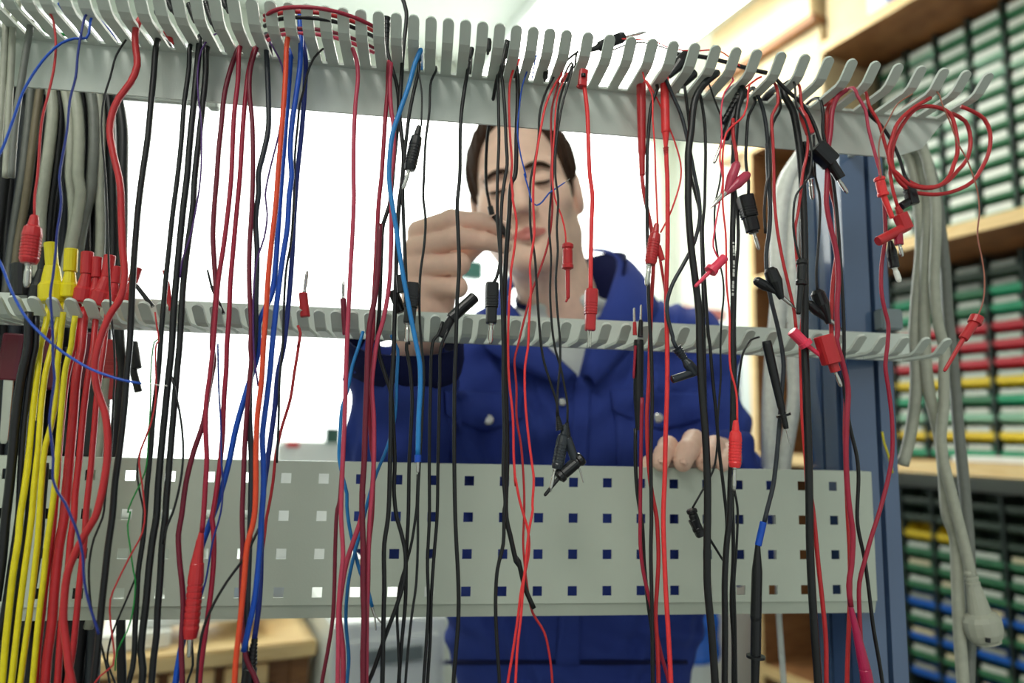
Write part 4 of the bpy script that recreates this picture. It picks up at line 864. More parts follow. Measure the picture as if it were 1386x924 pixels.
lead('black lead lying along the top of the upper rail, right half', 'black', 26, '02:870,280 960,290 1050,305 1150,330 1250,360 1340,380', Ys=[-.105, -.110], hang=False, ext=False, name='loose_wire')
lead('thin red wire lying over the rail tips, right half', 'bright', 8, '02:540,200 640,205 760,215 830,250 960,265 1090,265 1200,345', Ys=[-.115, -.125], hang=False, ext=False, name='loose_wire')
lead('thin black wire arching above the rail in the middle', 'black', 10, '02:540,260 620,230 700,222 780,240 880,280', Ys=[-.110, -.105], hang=False, ext=False, name='loose_wire')
free_plug('black ribbed plug with a bare pin lying on top of the rail', [('banana', '02', 420, 262, 595, 190, 64, 'black', 'banana_plug'), ('pin', '02', 592, 196, 712, 166, 18, 'metal', 'pin')], -.112)
free_plug('black clip lying in the rail slots right of the bright red probe', [('jaw', '02', 930, 275, 830, 400, 80, 'black', 'clip_body'), ('tube', '02', 960, 380, 890, 440, 60, 'black', 'clip_tail')], -.112)
for k in range(5):
    c = ['crimson', 'red', 'black', 'maroon', 'rose'][k]
    y0 = [38, 62, 92, 150, 175][k]
    P = [onZ(*tp('01', x, y), ZU + .008 + .004 * (k % 2)) for x, y in ((30, y0 + 45), (110, y0 + 8), (260, y0), (400, y0 + 22), (520, y0 + 62), (600, y0 + 100))]
    tag(tube('loose_wire', np.array(P), .0018, cmat(c)), ['crimson wire arching nearest the tips', 'red wire in the middle of the arch', 'black wire in the arch of red wires', 'maroon wire near the rail spine', 'rose wire closest to the rail spine'][k] + ' on top of the upper rail', 'wire', 'wires lying on the upper rail')

# ---- grey and white mains cables at the right post
hook = empty('cable_hook', (.45, .06, PZ(.385)))
o = loft('arm', (.4383, .06, PZ(.385)), (.52, .06, PZ(.385)), .012, [(0, 1), (1, 1)], M_RAIL, hook); o.location = -hook.location
o = loft('stop', (.518, .06, PZ(.38)), (.518, .06, PZ(.41)), .012, [(0, 1), (1, .8)], M_RAIL, hook); o.location = -hook.location
tag(hook, 'grey hook on the blue post carrying the grey mains cables', 'hook')
def mains(label, c, w, path, Y, parts=(), Ys=None):
    return lead(label, c, w * 1.4, path, Y=Y, hang=False, up=.012, parts=parts, name='mains_cable', group='mains cables at the post', Ys=Ys)
mains('grey mains cable bending back toward the post at its lower end', 'gray', 46, '03:700,770 740,810 775,924|13:800,200 810,400 790,640 775,880|23:785,200 770,400 740,560 715,650', .030)
mains('grey mains cable second from the post running to the frame bottom', 'gray', 46, '03:745,750 800,800 830,924|13:850,150 840,400 830,700 830,900|23:850,250 890,430 910,520 930,700 950,924|33:985,150 1000,400 1010,640 1030,924', .020)
mains('grey mains cable ending in a large round moulded plug', 'gray', 42, '03:790,730 830,800 860,924|13:885,150 890,300 880,600 900,800|23:935,60 930,150 930,330 915,500 930,640 970,800 1000,924|33:1030,180 1072,362', .004,
      parts=[('mains', '33', 1064, 335, 1152, 705, 205, 'gray', 'plug_shell', dict(flat=.8)), ('tube', '33', 1147, 672, 1156, 716, 150, 'gray', 'plug_face', dict(flat=.8)), ('brick', '33', 1159, 690, 1160, 712, 26, 'black', 'earth_slot', dict(dy=-.02))])
mains('darker grey mains cable furthest from the post', 'dgray', 44, '03:810,740 850,860|13:880,80 905,250 935,500 950,750 970,924|23:985,200 1005,450 1030,700 1050,924|33:1060,200 1070,600 1060,924', .034)
for lab, w, path, y in [('white mains cable arching down left of the post', 96, '03:330,700 240,760 160,860|13:110,60 78,200 66,400 70,700|23:45,60 30,300 25,640 20,800', .122),
                        ('white mains cable second left of the post', 72, '03:300,800 220,900|13:170,60 150,200 140,500 150,800|23:145,100 150,300 100,640 90,800', .120),
                        ('white mains cable hugging the blue post', 62, '03:360,800|13:240,20 235,300 240,600 270,860|23:290,90 300,250 270,450 268,660 270,800', .124),
                        ('white mains cable below the panel left of the post', 30, '23:50,800|33:65,400 70,570 80,720 95,924', .140)]:
    lead(lab, 'white', w, path, Y=y, hang=False, up=.03, name='mains_cable', group='mains cables at the post')
P = onY(1200, 435, .012)
cl = empty('cable_clip', (P[0], .012, P[2]))
o = box('clip_body', P[0] - .014, P[0] + .014, .0, .0168, P[2] - .012, P[2] + .014, mat('clip_grey', (128, 140, 144), .4), cl, .002); o.location = -cl.location
P2 = onY(1207, 478, .012)
for k in range(3):
    o = box('rib', P[0] - .009, P[0] + .011, .002, .0168, P[2] - .022 - .006 * k, P[2] - .0185 - .006 * k, mat('clip_grey', (128, 140, 144), .4), cl); o.location = -cl.location
tag(cl, 'grey ribbed cable clip on the blue post above the right comb', 'clip')
tag(tube('earth_wire', np.array([onY(x, y, .012) for x, y in ((1194, 584), (1197, 600), (1203, 617), (1208, 640))]), .0012, cmat('yellow')), 'short yellow green earth wire poking out of the post slot', 'wire')

# ================================================================== the worker
def surface_net(fn, lo, hi, h):
    lo = np.array(lo, float); hi = np.array(hi, float)
    n = np.ceil((hi - lo) / h).astype(int) + 1
    ax = [lo[i] + h * np.arange(n[i]) for i in range(3)]
    G = np.stack(np.meshgrid(*ax, indexing='ij'), -1).reshape(-1, 3)
    f = np.concatenate([fn(c) for c in np.array_split(G, max(1, len(G) // 400000))]).reshape(n)
    ins = f < 0
    c = np.zeros(n - 1, int)
    for i in (0, 1):
        for j in (0, 1):
            for k in (0, 1): c += ins[i:n[0] - 1 + i, j:n[1] - 1 + j, k:n[2] - 1 + k]
    act = (c > 0) & (c < 8)
    idx = np.argwhere(act); ids = -np.ones(n - 1, int); ids[act] = np.arange(len(idx))
    acc = np.zeros((len(idx), 3)); cnt = np.zeros(len(idx))
    off = [(0, 0, 0), (1, 0, 0), (0, 1, 0), (1, 1, 0), (0, 0, 1), (1, 0, 1), (0, 1, 1), (1, 1, 1)]
    for a in range(8):
        for b in range(a + 1, 8):
            A, B = np.array(off[a]), np.array(off[b])
            if abs(A - B).sum() != 1: continue
            fa = f[tuple((idx + A).T)]; fb = f[tuple((idx + B).T)]
            m = (fa < 0) != (fb < 0)
            t = np.where(m, fa / np.where(m, fa - fb, 1), 0)
            acc += np.where(m[:, None], A + (B - A) * t[:, None], 0); cnt += m
    V = lo + h * (idx + acc / cnt[:, None])
    faces = []
    for d in range(3):
        e = [0, 0, 0]; e[d] = 1
        s0 = ins[:n[0] - e[0], :n[1] - e[1], :n[2] - e[2]]; s1 = ins[e[0]:, e[1]:, e[2]:]
        q = np.argwhere(s0 != s1)
        o1, o2 = [k for k in range(3) if k != d]
        q = q[(q[:, o1] > 0) & (q[:, o2] > 0) & (q[:, o1] < n[o1] - 1) & (q[:, o2] < n[o2] - 1)]
        fl = s0[tuple(q.T)]
        def cell(a, b):
            r = q.copy(); r[:, o1] -= a; r[:, o2] -= b; return ids[tuple(r.T)]
        Q = np.stack([cell(1, 1), cell(0, 1), cell(0, 0), cell(1, 0)], -1)
        flip = fl if d != 1 else ~fl
        Q[~flip] = Q[~flip][:, ::-1]
        faces.append(Q)
    return V, np.concatenate(faces)
def net_mesh(name, V, Q):
    me = bpy.data.meshes.new(name)
    me.vertices.add(len(V)); me.vertices.foreach_set('co', V.astype(np.float32).ravel())
    me.loops.add(len(Q) * 4); me.loops.foreach_set('vertex_index', Q.astype(np.int32).ravel())
    me.polygons.add(len(Q)); me.polygons.foreach_set('loop_start', np.arange(len(Q), dtype=np.int32) * 4)
    me.update(calc_edges=True); me.validate()
    return me
def smin(a, b, k):
    h = np.clip(.5 + .5 * (b - a) / k, 0, 1); return b + (a - b) * h - k * h * (1 - h)
def smax(a, b, k): return -smin(-a, -b, k)
def ell(P, c, r):
    q = P - np.array(c); r = np.array(r); k0 = np.linalg.norm(q / r, axis=-1); k1 = np.linalg.norm(q / r ** 2, axis=-1) + 1e-9
    return k0 * (k0 - 1) / k1
def cone(P, a, b, ra, rb):
    a = np.array(a); b = np.array(b); d = b - a; t = np.clip(((P - a) @ d) / (d @ d), 0, 1)
    return np.linalg.norm(P - a - t[:, None] * d, axis=-1) - (ra + (rb - ra) * t)
def sph(P, c, r): return np.linalg.norm(P - np.array(c), axis=-1) - r
def W3(px, py, Y): return onY(px, py, Y)
def rel(x, y, z): return np.array([x, y, z + ZO])
def rotm(ax, a):
    c, s = math.cos(a), math.sin(a)
    return {'x': np.array([[1, 0, 0], [0, c, -s], [0, s, c]]), 'y': np.array([[c, 0, s], [0, 1, 0], [-s, 0, c]]), 'z': np.array([[c, -s, 0], [s, c, 0], [0, 0, 1]])}[ax]
M_SKIN = mat('skin', (240, 202, 182), .5, 0, .05, 60, bump=.12, bscale=500, sss=.12, spec=.35)
M_LIP = mat('lip_skin', (200, 120, 112), .42, 0, .05, 80, sss=.1)
M_HAIR = mat('brown_hair', (58, 40, 30), .75, 0, .3, 300, stretch=(1, 1, .15), bump=.5, bscale=500, spec=.15)
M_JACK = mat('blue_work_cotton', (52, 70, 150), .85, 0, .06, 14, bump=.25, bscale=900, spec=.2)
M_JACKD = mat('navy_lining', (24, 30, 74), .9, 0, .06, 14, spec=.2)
M_SHIRT = mat('grey_white_jersey', (206, 212, 210), .9, 0, .04, 40, bump=.1, bscale=700, spec=.2)
M_TROU = mat('navy_work_trousers', (30, 40, 104), .9, 0, .06, 14, spec=.2)
# ---- head frame
HS = 1.04
HR = rotm('z', math.radians(-14)) @ rotm('x', math.radians(6)) @ rotm('y', math.radians(-11)) @ np.array([[1, 0, 0], [0, -1, 0], [0, 0, 1.0]])
EYE = W3(703, 249, .185)
HC = EYE - HR @ (np.array([0, .082, 0]) * HS)
def h2w(p): return HC + HR @ (np.array(p, float) * HS)
def to_head(P): return ((P - HC) @ HR) / HS
NECKB = rel(.100, .325, .210)
def sdf_face(P):
    q = to_head(P); s = q.copy(); s[:, 0] = np.abs(s[:, 0])
    d = ell(q, (0, -.014, .036), (.074, .096, .092))
    d = smin(d, ell(q, (0, .020, -.030), (.063, .071, .088)), .03)
    d = smin(d, ell(q, (0, .036, -.076), (.047, .049, .040)), .025)
    d = smin(d, cone(s, (.052, -.012, -.060), (.014, .066, -.104), .018, .015), .022)       # jaw line
    d = smin(d, sph(q, (0, .075, -.106), .0165), .018)                                      # chin
    d = smin(d, sph(s, (.043, .052, -.022), .023), .02)                                      # cheekbones
    d = smin(d, cone(s, (.010, .086, .021), (.046, .070, .024), .010, .008), .012)           # brow
    d = smax(d, -sph(s, (.031, .104, .003), .0175), .012)                                   # eye sockets
    d = smin(d, sph(s, (.031, .0755, .000), .0140), .005)                                   # lids
    d = smin(d, cone(q, (0, .086, .012), (0, .108, -.036), .0075, .0110), .010)              # nose
    d = smin(d, sph(s, (.0125, .098, -.041), .0080), .006)
    d = smax(d, -sph(s, (.0065, .104, -.0505), .0035), .003)
    lx = np.abs(q[:, 0])
    d = smin(d, cone(s, (0, .0945, -.0675), (.021, .083, -.0715), .0056, .003), .004)        # lips
    d = smin(d, cone(s, (0, .0940, -.0785), (.019, .084, -.0735), .0068, .003), .004)
    d = smax(d, -cone(s, (0, .1035, -.0725), (.024, .089, -.0725), .0022, .0015), .002)
    ear = ell(s, (.079, -.008, -.006), (.009, .019, .031)); ear = smax(ear, -ell(s, (.088, -.003, -.004), (.007, .011, .020)), .004)
    d = smin(d, ear, .006)
    d = d * HS
    d = smin(d, cone(P, h2w((.010, -.020, -.055)), NECKB, .057, .067), .028)
    d = smin(d, cone(P, NECKB + np.array([-.07, .01, -.02]), NECKB + np.array([.07, .01, -.02]), .045, .045), .03)
    d = smin(d, cone(P, h2w((.02, .045, -.085)), NECKB + np.array([0, -.05, .0]), .018, .030), .03)
    return d
lo = HC - np.array([.13, .15, .25]); hi = HC + np.array([.14, .16, .16])
Vh, Qh = surface_net(sdf_face, lo, hi, .0024)
# ---- hands
def chain(P, pts, k=.004):
    d = None
    for (a, ra), (b, rb) in zip(pts, pts[1:]):
        c = cone(P, a, b, ra, rb); d = c if d is None else smin(d, c, k)
    return d
def hand_fn(fingers, thumb, palm, arm):
    def fn(P):
        d = None
        for f in fingers:
            c = chain(P, f)
            d = c if d is None else smin(d, c, .0008)
        p = chain(P, arm, .02)
        for a, b, ra, rb in palm: p = smin(p, cone(P, a, b, ra, rb), .014)
        d = smin(d, p, .008)
        return smin(d, chain(P, thumb), .004)
    return fn
def fg(*pts): return [(W3(x, y, Y), r) for x, y, Y, r in pts]
WR = W3(574, 446, .052)
rf = [fg((567, 313, .034, .0125), (611, 298, .004, .0118), (650, 300, .000, .0100), (680, 309, .006, .0088)),
      fg((562, 337, .030, .0130), (619, 322, -.002, .0120), (654, 326, .000, .0100), (683, 333, .008, .0088)),
      fg((560, 361, .032, .0130), (621, 357, .002, .0125), (620, 360, .030, .0105), (600, 362, .042, .009)),
      fg((566, 386, .034, .0120), (619, 389, .008, .0112), (617, 390, .032, .0095), (600, 390, .042, .0085))]
rth = fg((592, 410, .052, .017), (612, 358, .058, .0145), (650, 326, .040, .0115), (683, 320, .020, .0095))
rpalm = [(WR, W3(570, 320, .040), .020, .014), (WR, W3(567, 345, .040), .020, .016), (WR, W3(568, 370, .040), .020, .017), (WR, W3(572, 390, .040), .020, .016), (W3(592, 418, .044), W3(600, 385, .048), .018, .018)]
rarm = [(W3(580, 425, .050), .0215), (W3(568, 455, .056), .0235), (W3(552, 520, .09), .030), (W3(545, 600, .13), .036)]
fn_r = hand_fn(rf, rth, rpalm, rarm)
pr = np.array([p for f in rf for p, _ in f] + [p for p, _ in rth] + [p for p, _ in rarm])
Vr, Qr = surface_net(fn_r, pr.min(0) - .045, pr.max(0) + .045, .0023)
WL = W3(980, 622, .115)
lf = [fg((914, 616, .062, .0115), (904, 603, .022, .0110), (898, 614, .001, .0102), (895, 627, -.010, .0090)),
      fg((944, 610, .060, .0120), (939, 596, .018, .0125), (930, 610, -.005, .0118), (924, 626, -.013, .0102)),
      fg((968, 612, .062, .0115), (967, 603, .028, .0115), (960, 615, .003, .0104), (953, 627, -.007, .0092)),
      fg((990, 618, .066, .0110), (989, 611, .036, .0105), (984, 620, .012, .0095), (978, 628, -.001, .0086))]
lth = fg((905, 628, .090, .014), (888, 627, .055, .0120), (880, 628, .028, .0100), (876, 631, .012, .0085))
lpalm = [(WL, W3(916, 620, .070), .020, .012), (WL, W3(945, 616, .070), .020, .013), (WL, W3(968, 618, .072), .020, .013), (WL, W3(989, 622, .076), .020, .012)]
larm = [(W3(968, 616, .10), .024), (W3(988, 632, .14), .027), (W3(1000, 660, .20), .035)]
fn_l = hand_fn(lf, lth, lpalm, larm)
pl = np.array([p for f in lf for p, _ in f] + [p for p, _ in lth] + [p for p, _ in larm])
Vl, Ql = surface_net(fn_l, pl.min(0) - .045, pl.max(0) + .045, .0024)
V = np.concatenate([Vh, Vr, Vl]); Q = np.concatenate([Qh, Qr + len(Vh), Ql + len(Vh) + len(Vr)])
person = empty('person', (.11, .30, 0.0))
def wear(name, me, m, smooth=True, parent=None):
    p = parent or person
    o = link(name, me, m, p, smooth); o.location = tuple(-np.array(person.location)) if p is person else (0, 0, 0)
    return o
body = wear('body', net_mesh('body', V, Q), [M_SKIN, M_LIP])
cen = V[Q].mean(1); ql = to_head(cen); lxa = np.abs(ql[:, 0])
lip = (lxa < .024) & (ql[:, 1] > .082) & (ql[:, 2] < -.0635 - lxa * .22) & (ql[:, 2] > -.0835 + lxa * .38)
lip[len(Qh):] = False
body.data.polygons.foreach_set('material_index', lip.astype(np.int32))
# nails on the fingers that show them
def nail(f, dirn, w=.0052):
    (a, _), (b, rb) = f[-2], f[-1]
    t = (b - a) / np.linalg.norm(b - a); n = np.array(dirn, float); n -= t * (n @ t); n /= np.linalg.norm(n)
    c = b + n * rb * .86
    side = np.cross(t, n)
    Vn, Fn = [], []
    for i in range(5):
        for j in range(5):
            u = (i / 4 - .35) * .013; v = (j / 4 - .5) * 2 * w
            Vn.append(c + t * u * .95 + side * v * (1 if i < 4 else .75) + n * (.0014 - (v / w) ** 2 * .0024))
    for i in range(4):
        for j in range(4): Fn.append((i * 5 + j, i * 5 + j + 1, (i + 1) * 5 + j + 1, (i + 1) * 5 + j))
    o = wear('fingernail', pyd('fingernail', Vn, Fn), mat('nail', (236, 196, 176), .25, 0, .03, 60))
    sdm = o.modifiers.new('thickness', 'SOLIDIFY'); sdm.thickness = .0006
for f in lf[:3]: nail(f, (-.15, -1, .35))
nail(rf[0], (.2, -1, .35), .0045)
# ---- hair
def sdf_hair(P):
    q = to_head(P); s = np.abs(q[:, 0])
    ang = np.arctan2(q[:, 0], q[:, 1] + .2)
    d = ell(q, (0, -.018, .040), (.0835, .1045, .104))
    d = d + .0016 * np.sin(ang * 130 + q[:, 2] * 60) + .0012 * np.sin(q[:, 0] * 420 + q[:, 1] * 120 + 25 * q[:, 2])
    cut = ell(q, (0, .090, -.005), (.073, .080, .118)); d = smax(d, -cut, .008)
    lowline = np.where(q[:, 1] > -.005, -.040, -.040 - np.clip(-.005 - q[:, 1], 0, .05) * .9)
    d = smax(d, lowline - q[:, 2], .006)
    earcut = ell(np.stack([s, q[:, 1], q[:, 2]], -1), (.086, -.012, -.012), (.020, .024, .034)); d = smax(d, -earcut, .004)
    return d * HS
Vx, Qx = surface_net(sdf_hair, lo, hi, .0028)
wear('hair', net_mesh('hair', Vx, Qx), M_HAIR)
for sx in (-1, 1):
    P = [h2w((sx * x, y, z)) for x, y, z in ((.011, .0935, .0170), (.022, .0950, .0190), (.034, .0895, .0195), (.049, .0755, .0145))]
    C = catmull(np.array(P), .003); Vb, Fb = sweep(C, np.interp(np.linspace(0, 1, len(C)), [0, .2, .7, 1], [.0026, .0040, .0034, .0012]), 8, .8)
    wear('eyebrow', pyd('eyebrow', Vb, Fb), M_HAIR)
    # lowered lids: a dark lash line under each lid and a sliver of the eye
    P = [h2w((sx * x, y, z)) for x, y, z in ((.0185, .0850, -.0035), (.025, .0895, -.0062), (.032, .0900, -.0072), (.0395, .0865, -.0058), (.044, .0820, -.0030))]
    C = catmull(np.array(P), .002); Vb, Fb = sweep(C, np.interp(np.linspace(0, 1, len(C)), [0, .3, .7, 1], [.0008, .0023, .0023, .0008]), 6)
    wear('eyelashes', pyd('eyelashes', Vb, Fb), M_HAIR)
# ---- jacket
SHL, SHR = rel(.290, .315, .184), rel(-.048, .315, .165)
ELL, WRL = rel(.335, .235, -.085), W3(984, 628, .125)
ELR, WRR = W3(535, 690, .19), W3(548, 492, .072)
TRI = np.array([W3(688, 392, .19)[[0, 2]], W3(838, 345, .19)[[0, 2]], W3(787, 512, .19)[[0, 2]]])
def torso(P, g=0.0):
    d = ell(P, rel(.118, .315, .055), (.205 + g, .125 + g, .225 + g))
    d = smin(d, ell(P, rel(.108, .305, -.20), (.192 + g, .122 + g, .27 + g)), .06)
    d = smin(d, cone(P, SHL, NECKB + np.array([.02, 0, .008]), .066 + g, .062 + g), .05)
    d = smin(d, cone(P, SHR, NECKB + np.array([-.02, 0, .008]), .066 + g, .062 + g), .05)
    return d
def fold(P):
    x, y, z = P[:, 0], P[:, 1], P[:, 2] - ZO
    w = .0070 * np.sin(11 * x + 7 * np.sin(6 * z) + 13 * z + 1.3) * np.sin(15 * z + 6 * x)
    w += .0055 * np.sin(38 * x + 14 * np.sin(9 * z + 2) + 20 * z) * np.sin(17 * z - 9 * x + 1)
    w += .0040 * np.sin(75 * z + 18 * np.sin(14 * x) + 30 * y) * np.sin(21 * x + 8 * z)
    return w
def sdf_jacket(P):
    d = torso(P)
    z = P[:, 2] - ZO
    armL = smin(cone(P, SHL, ELL, .072, .062), cone(P, ELL, WRL, .062, .046), .03)
    armR = smin(cone(P, SHR, ELR, .070, .068), cone(P, ELR, WRR, .068, .060), .03)
    ring = .004 * np.sin(95 * z + 30 * P[:, 0] + 25 * P[:, 1])
    d = smin(d, armL + ring * .8, .03); d = smin(d, armR + ring, .02)
    d = d + fold(P)
    # open neck, triangular
    p2 = P[:, [0, 2]]; e = None
    for i in range(3):
        a, b = TRI[i], TRI[(i + 1) % 3]; n = np.array([(b - a)[1], -(b - a)[0]]); n = n / np.linalg.norm(n)
        if n @ (TRI[(i + 2) % 3] - a) > 0: n = -n
        s = (p2 - a) @ n; e = s if e is None else np.maximum(e, s)
    d = smax(d, -np.maximum(e, P[:, 1] - .33), .006)
    d = smax(d, -cone(P, NECKB + np.array([0, 0, -.03]), NECKB + np.array([0, -.02, .20]), .078, .082), .006)   # neck hole
    d = smax(d, -cone(P, WRR + (WRR - ELR) * .12, WRR + (WRR - ELR) * .42, .052, .08), .006)                    # cuff opening
    d = np.maximum(d, -.42 - z)
    return d
Vj, Qj = surface_net(sdf_jacket, rel(-.33, -.02, -.43), rel(.44, .48, .34), .0062)
jk = wear('jacket', net_mesh('jacket', Vj, Qj), M_JACK)
def sdf_shirt(P):
    d = torso(P, -.016)
    q = P - (NECKB + np.array([0, -.012, .012])); t = math.radians(24)
    yy = q[:, 1] * math.cos(t) + q[:, 2] * math.sin(t) * -1; zz = q[:, 1] * math.sin(t) + q[:, 2] * math.cos(t)
    ringd = np.sqrt((np.sqrt(q[:, 0] ** 2 + yy ** 2) - .073) ** 2 + zz ** 2) - .012
    d = smin(d, ringd, .012)
    u = P - NECKB
    nk = smax(cone(P, NECKB + np.array([0, 0, -.03]), NECKB + np.array([.004, -.012, .11]), .078, .071), u[:, 2] - .045 - .35 * u[:, 1] - .25 * u[:, 0], .004)
    d = smin(d, nk, .008)
    d = smax(d, -cone(P, NECKB + np.array([0, 0, -.02]), NECKB + np.array([0, -.02, .20]), .064, .074), .004)
    return np.maximum(d, -.12 - (P[:, 2] - ZO))
Vs, Qs = surface_net(sdf_shirt, rel(-.12, .15, -.13), rel(.36, .46, .33), .006)
wear('t_shirt', net_mesh('t_shirt', Vs, Qs), M_SHIRT)
def push(P, gap):
    P = np.array(P, float)
    for _ in range(6):
        d = sdf_jacket(P); e = 1e-3
        g = np.stack([sdf_jacket(P + np.eye(3)[i] * e) - d for i in range(3)], -1) / e
        g /= np.linalg.norm(g, axis=1)[:, None] + 1e-9
        m = d < gap
        P[m] += g[m] * (gap - d[m])[:, None]
    return P
def sheet(name, grid, m, parent, th=.004):
    grid = np.array(grid); a, b = grid.shape[:2]
    fs = [(i * b + j, i * b + j + 1, (i + 1) * b + j + 1, (i + 1) * b + j) for i in range(a - 1) for j in range(b - 1)]
    o = wear(name, pyd(name, grid.reshape(-1, 3), fs), m, True, parent)
    s = o.modifiers.new('thickness', 'SOLIDIFY'); s.thickness = th; s.offset = 0
    return o
def collar(inner, outer):
    A = catmull(np.array([W3(*p) for p in inner]), .012); B = catmull(np.array([W3(*p) for p in outer]), .012)
    n = 16
    def rs(C):
        s = np.r_[0, np.cumsum(np.linalg.norm(np.diff(C, axis=0), axis=1))]; u = np.linspace(0, s[-1], n)
        return np.stack([np.interp(u, s, C[:, k]) for k in range(3)], -1)
    A, B = rs(A), rs(B)
    g = np.stack([A + (B - A) * t + np.array([0, -.008, .006]) * math.sin(math.pi * t) for t in np.linspace(0, 1, 6)], 0)
    P = push(g.reshape(-1, 3), .0045)
    return sheet('collar_flap', P.reshape(g.shape), M_JACK, jk)
collar([(796, 338, .40), (833, 346, .33), (826, 392, .245), (806, 445, .205), (787, 508, .19)], [(842, 350, .42), (878, 384, .33), (880, 432, .245), (848, 474, .20), (806, 524, .185)])
collar([(735, 350, .40), (690, 398, .31), (702, 425, .235), (735, 465, .205), (780, 508, .19)], [(700, 362, .42), (654, 424, .32), (654, 466, .235), (690, 492, .20), (762, 522, .185)])
def collar_stand():
    g = []
    for k in range(30):
        a = math.radians(-30 + 236 * k / 29)
        lift = .096 + .046 * math.cos(a - math.radians(15)) + .022 * max(0, math.sin(a)) - .030 * max(0, -math.sin(a))
        row = []
        for t in np.linspace(0, 1, 6):
            rr = .080 + .008 * t * t
            row.append(NECKB + np.array([rr * math.cos(a), -.004 - .010 * t + rr * math.sin(a), -.02 + (lift + .02) * t]))
        g.append(row)
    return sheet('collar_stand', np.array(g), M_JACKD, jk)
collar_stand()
def march(px, py, gap=0.0):
    d = np.stack([ray(x, y) for x, y in zip(px, py)]); d /= np.linalg.norm(d, axis=1)[:, None]
    t = np.full(len(d), .75)
    for _ in range(90): t += np.clip(sdf_jacket(CAM + d * t[:, None]) - gap, -.02, .02) * .8
    return CAM + d * t[:, None]
def drape(name, quad, m, gap=.003, nu=14, nv=9, point=0.0, th=.004):
    """flap laid on the jacket: corner pixels tl, tr, br, bl; point lowers the middle of the lower edge"""
    tl, tr, br, bl = [np.array(q, float) for q in quad]
    X, Yv = [], []
    for j in range(nv):
        v = j / (nv - 1)
        for i in range(nu):
            u = i / (nu - 1); p = (tl * (1 - u) + tr * u) * (1 - v) + (bl * (1 - u) + br * u) * v
            p[1] += point * v * (1 - abs(2 * u - 1) ** 1.3)
            X.append(p[0]); Yv.append(p[1])
    P = march(X, Yv, gap)
    return sheet(name, P.reshape(nv, nu, 3), m, jk, th)
fl1 = drape('pocket_flap', ((604, 529), (708, 532), (706, 566), (606, 562)), M_JACK, .004, point=20)
fl2 = drape('pocket_flap', ((826, 527), (956, 532), (956, 566), (830, 556)), M_JACK, .004, point=20)
drape('pocket', ((608, 530), (704, 533), (702, 640), (612, 640)), M_JACK, .0012)
drape('pocket', ((832, 530), (952, 534), (948, 645), (836, 645)), M_JACK, .0012)
drape('placket', ((778, 512), (800, 514), (784, 900), (752, 900)), M_JACK, .0016, 6, 30)
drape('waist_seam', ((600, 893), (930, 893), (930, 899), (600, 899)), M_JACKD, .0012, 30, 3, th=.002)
for px, py in ((661, 568), (891, 566), (761, 544)):
    c = march([px], [py], .006)[0]; nrm = CAM - c; nrm = nrm / np.linalg.norm(nrm)
    o = loft('button', c + nrm * .004, c - nrm * .004, .0145 if px != 761 else .011, [(0, .55), (.1, .6), (.12, .8), (.2, 1), (1, 1)], M_METAL, None, 18)
    o.parent = jk; o['label'] = 'shiny press stud'
# cuff of the raised arm: a loose turned edge
ax = (WRR - ELR) / np.linalg.norm(WRR - ELR); s1 = np.cross(ax, [0, 1, 0]); s1 /= np.linalg.norm(s1); s2 = np.cross(ax, s1)
g = []
for k in range(29):
    a = 2 * math.pi * k / 28; rr = .0605 + .004 * math.sin(3 * a)
    g.append([WRR + ax * u + (s1 * math.cos(a) + s2 * math.sin(a)) * (rr + e) for u, e in ((.0, .004), (.02, .006), (.04, .004 + .004 * math.sin(2 * a)))])
sheet('cuff', np.array(g), M_JACKD, jk, .003)
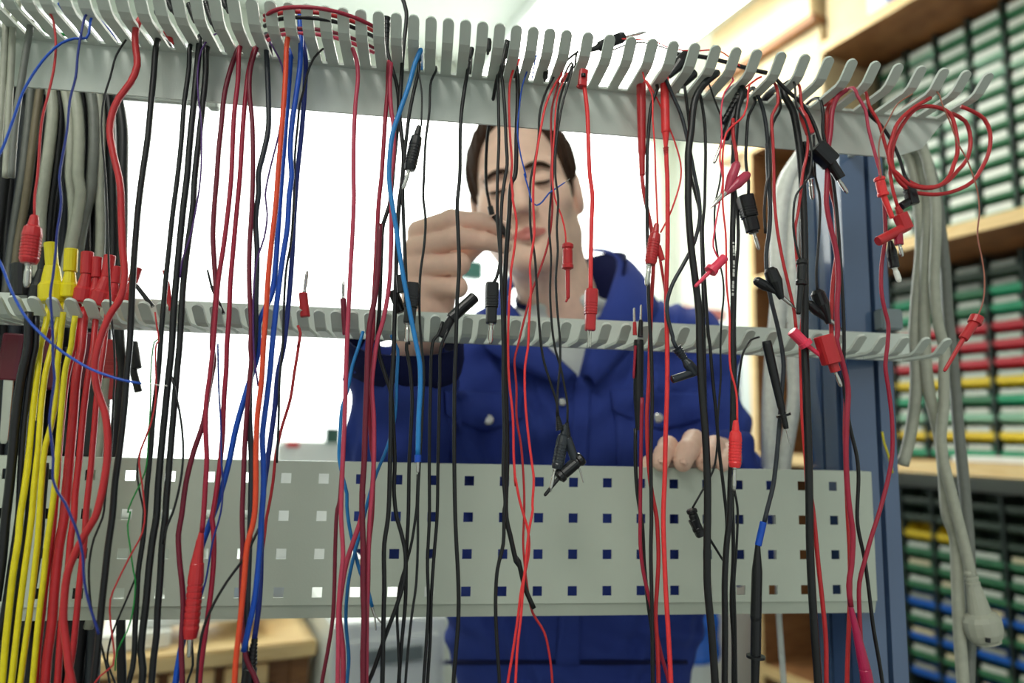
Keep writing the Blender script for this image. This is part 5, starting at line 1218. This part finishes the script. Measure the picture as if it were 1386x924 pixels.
# ---- trousers and shoes
def sdf_trousers(P):
    d = ell(P, rel(.105, .30, -.42), (.178, .118, .16))
    for sx in (-1, 1):
        d = smin(d, cone(P, rel(.105 + sx * .085, .30, -.46), rel(.105 + sx * .10, .285, -.80), .088, .066), .03)
        d = smin(d, cone(P, rel(.105 + sx * .10, .285, -.80), rel(.105 + sx * .105, .31, -1.15), .066, .052), .02)
    return np.maximum(d + fold(P), -1.155 - (P[:, 2] - ZO))
Vt, Qt = surface_net(sdf_trousers, rel(-.14, .12, -1.18), rel(.36, .48, -.25), .011)
wear('trousers', net_mesh('trousers', Vt, Qt), M_TROU)
for sx in (-1, 1):
    def sdf_shoe(P, c=rel(.105 + sx * .11, 0, 0)):
        x = c[0]; d = ell(P, (x, .25, .035), (.048, .135, .055)); d = smin(d, cone(P, (x, .325, .04), (x, .32, .11), .042, .048), .03)
        return np.maximum(d, .002 - P[:, 2])
    Vo, Qo = surface_net(sdf_shoe, (.105 + sx * .11 - .07, .08, -.01), (.105 + sx * .11 + .07, .42, .17), .007)
    wear('shoe', net_mesh('shoe', Vo, Qo), mat('black_leather', (28, 26, 26), .4, 0, .05, 20))
tag(person, 'person in blue work jacket and pale t-shirt reaching for a cable, hand on panel', 'person')

# ---- plugs seated on top of the upper comb, seen through its slots
for k, (t, a, b, w, c) in enumerate([('00', (868, 150), (815, 55), 34, 'black'), ('00', (912, 80), (868, -10), 34, 'black'), ('00', (1036, 150), (985, 20), 38, 'black'), ('00', (1124, 165), (1072, 10), 38, 'black'), ('00', (1190, 70), (1150, -40), 34, 'black'),
                                     ('00', (905, 230), (860, 160), 26, 'red'), ('01', (1194, 285), (1200, 205), 34, 'black'), ('01', (1276, 330), (1300, 215), 36, 'black'), ('01', (1096, 320), (1112, 250), 32, 'black'), ('02', (182, 425), (190, 365), 30, 'black')]):
    free_plug('%s banana plug seated in the %s' % (c, ['second slot right of the thick red lead', 'third slot right of the thick red lead', 'slot above the three black leads', 'slot right of the three black leads', 'slot above the maroon leads', 'slot next to the thick black lead', 'slot left of the black trio near the head', 'slot above the black trio', 'slot of the black lead before the fist', 'slot above the forehead'][k]),
              [('banana', t, *a, *b, w, c, 'banana_plug')], -.126)

# ---- white print along the marked black lead
mk = mat('white_print', (214, 216, 212), .6)
for k in range(14):
    y = 384 + k * 20.5
    if k in (4, 9): continue
    P = tw('12', 1160 + 3 * math.sin(y / 60), y, -.136); L = .0008 + .0006 * ((k * 7) % 3)
    box('print_mark', P[0] - .0012, P[0] + .0004, -.1394, -.1386, P[2] - L, P[2] + L, mk, printed)
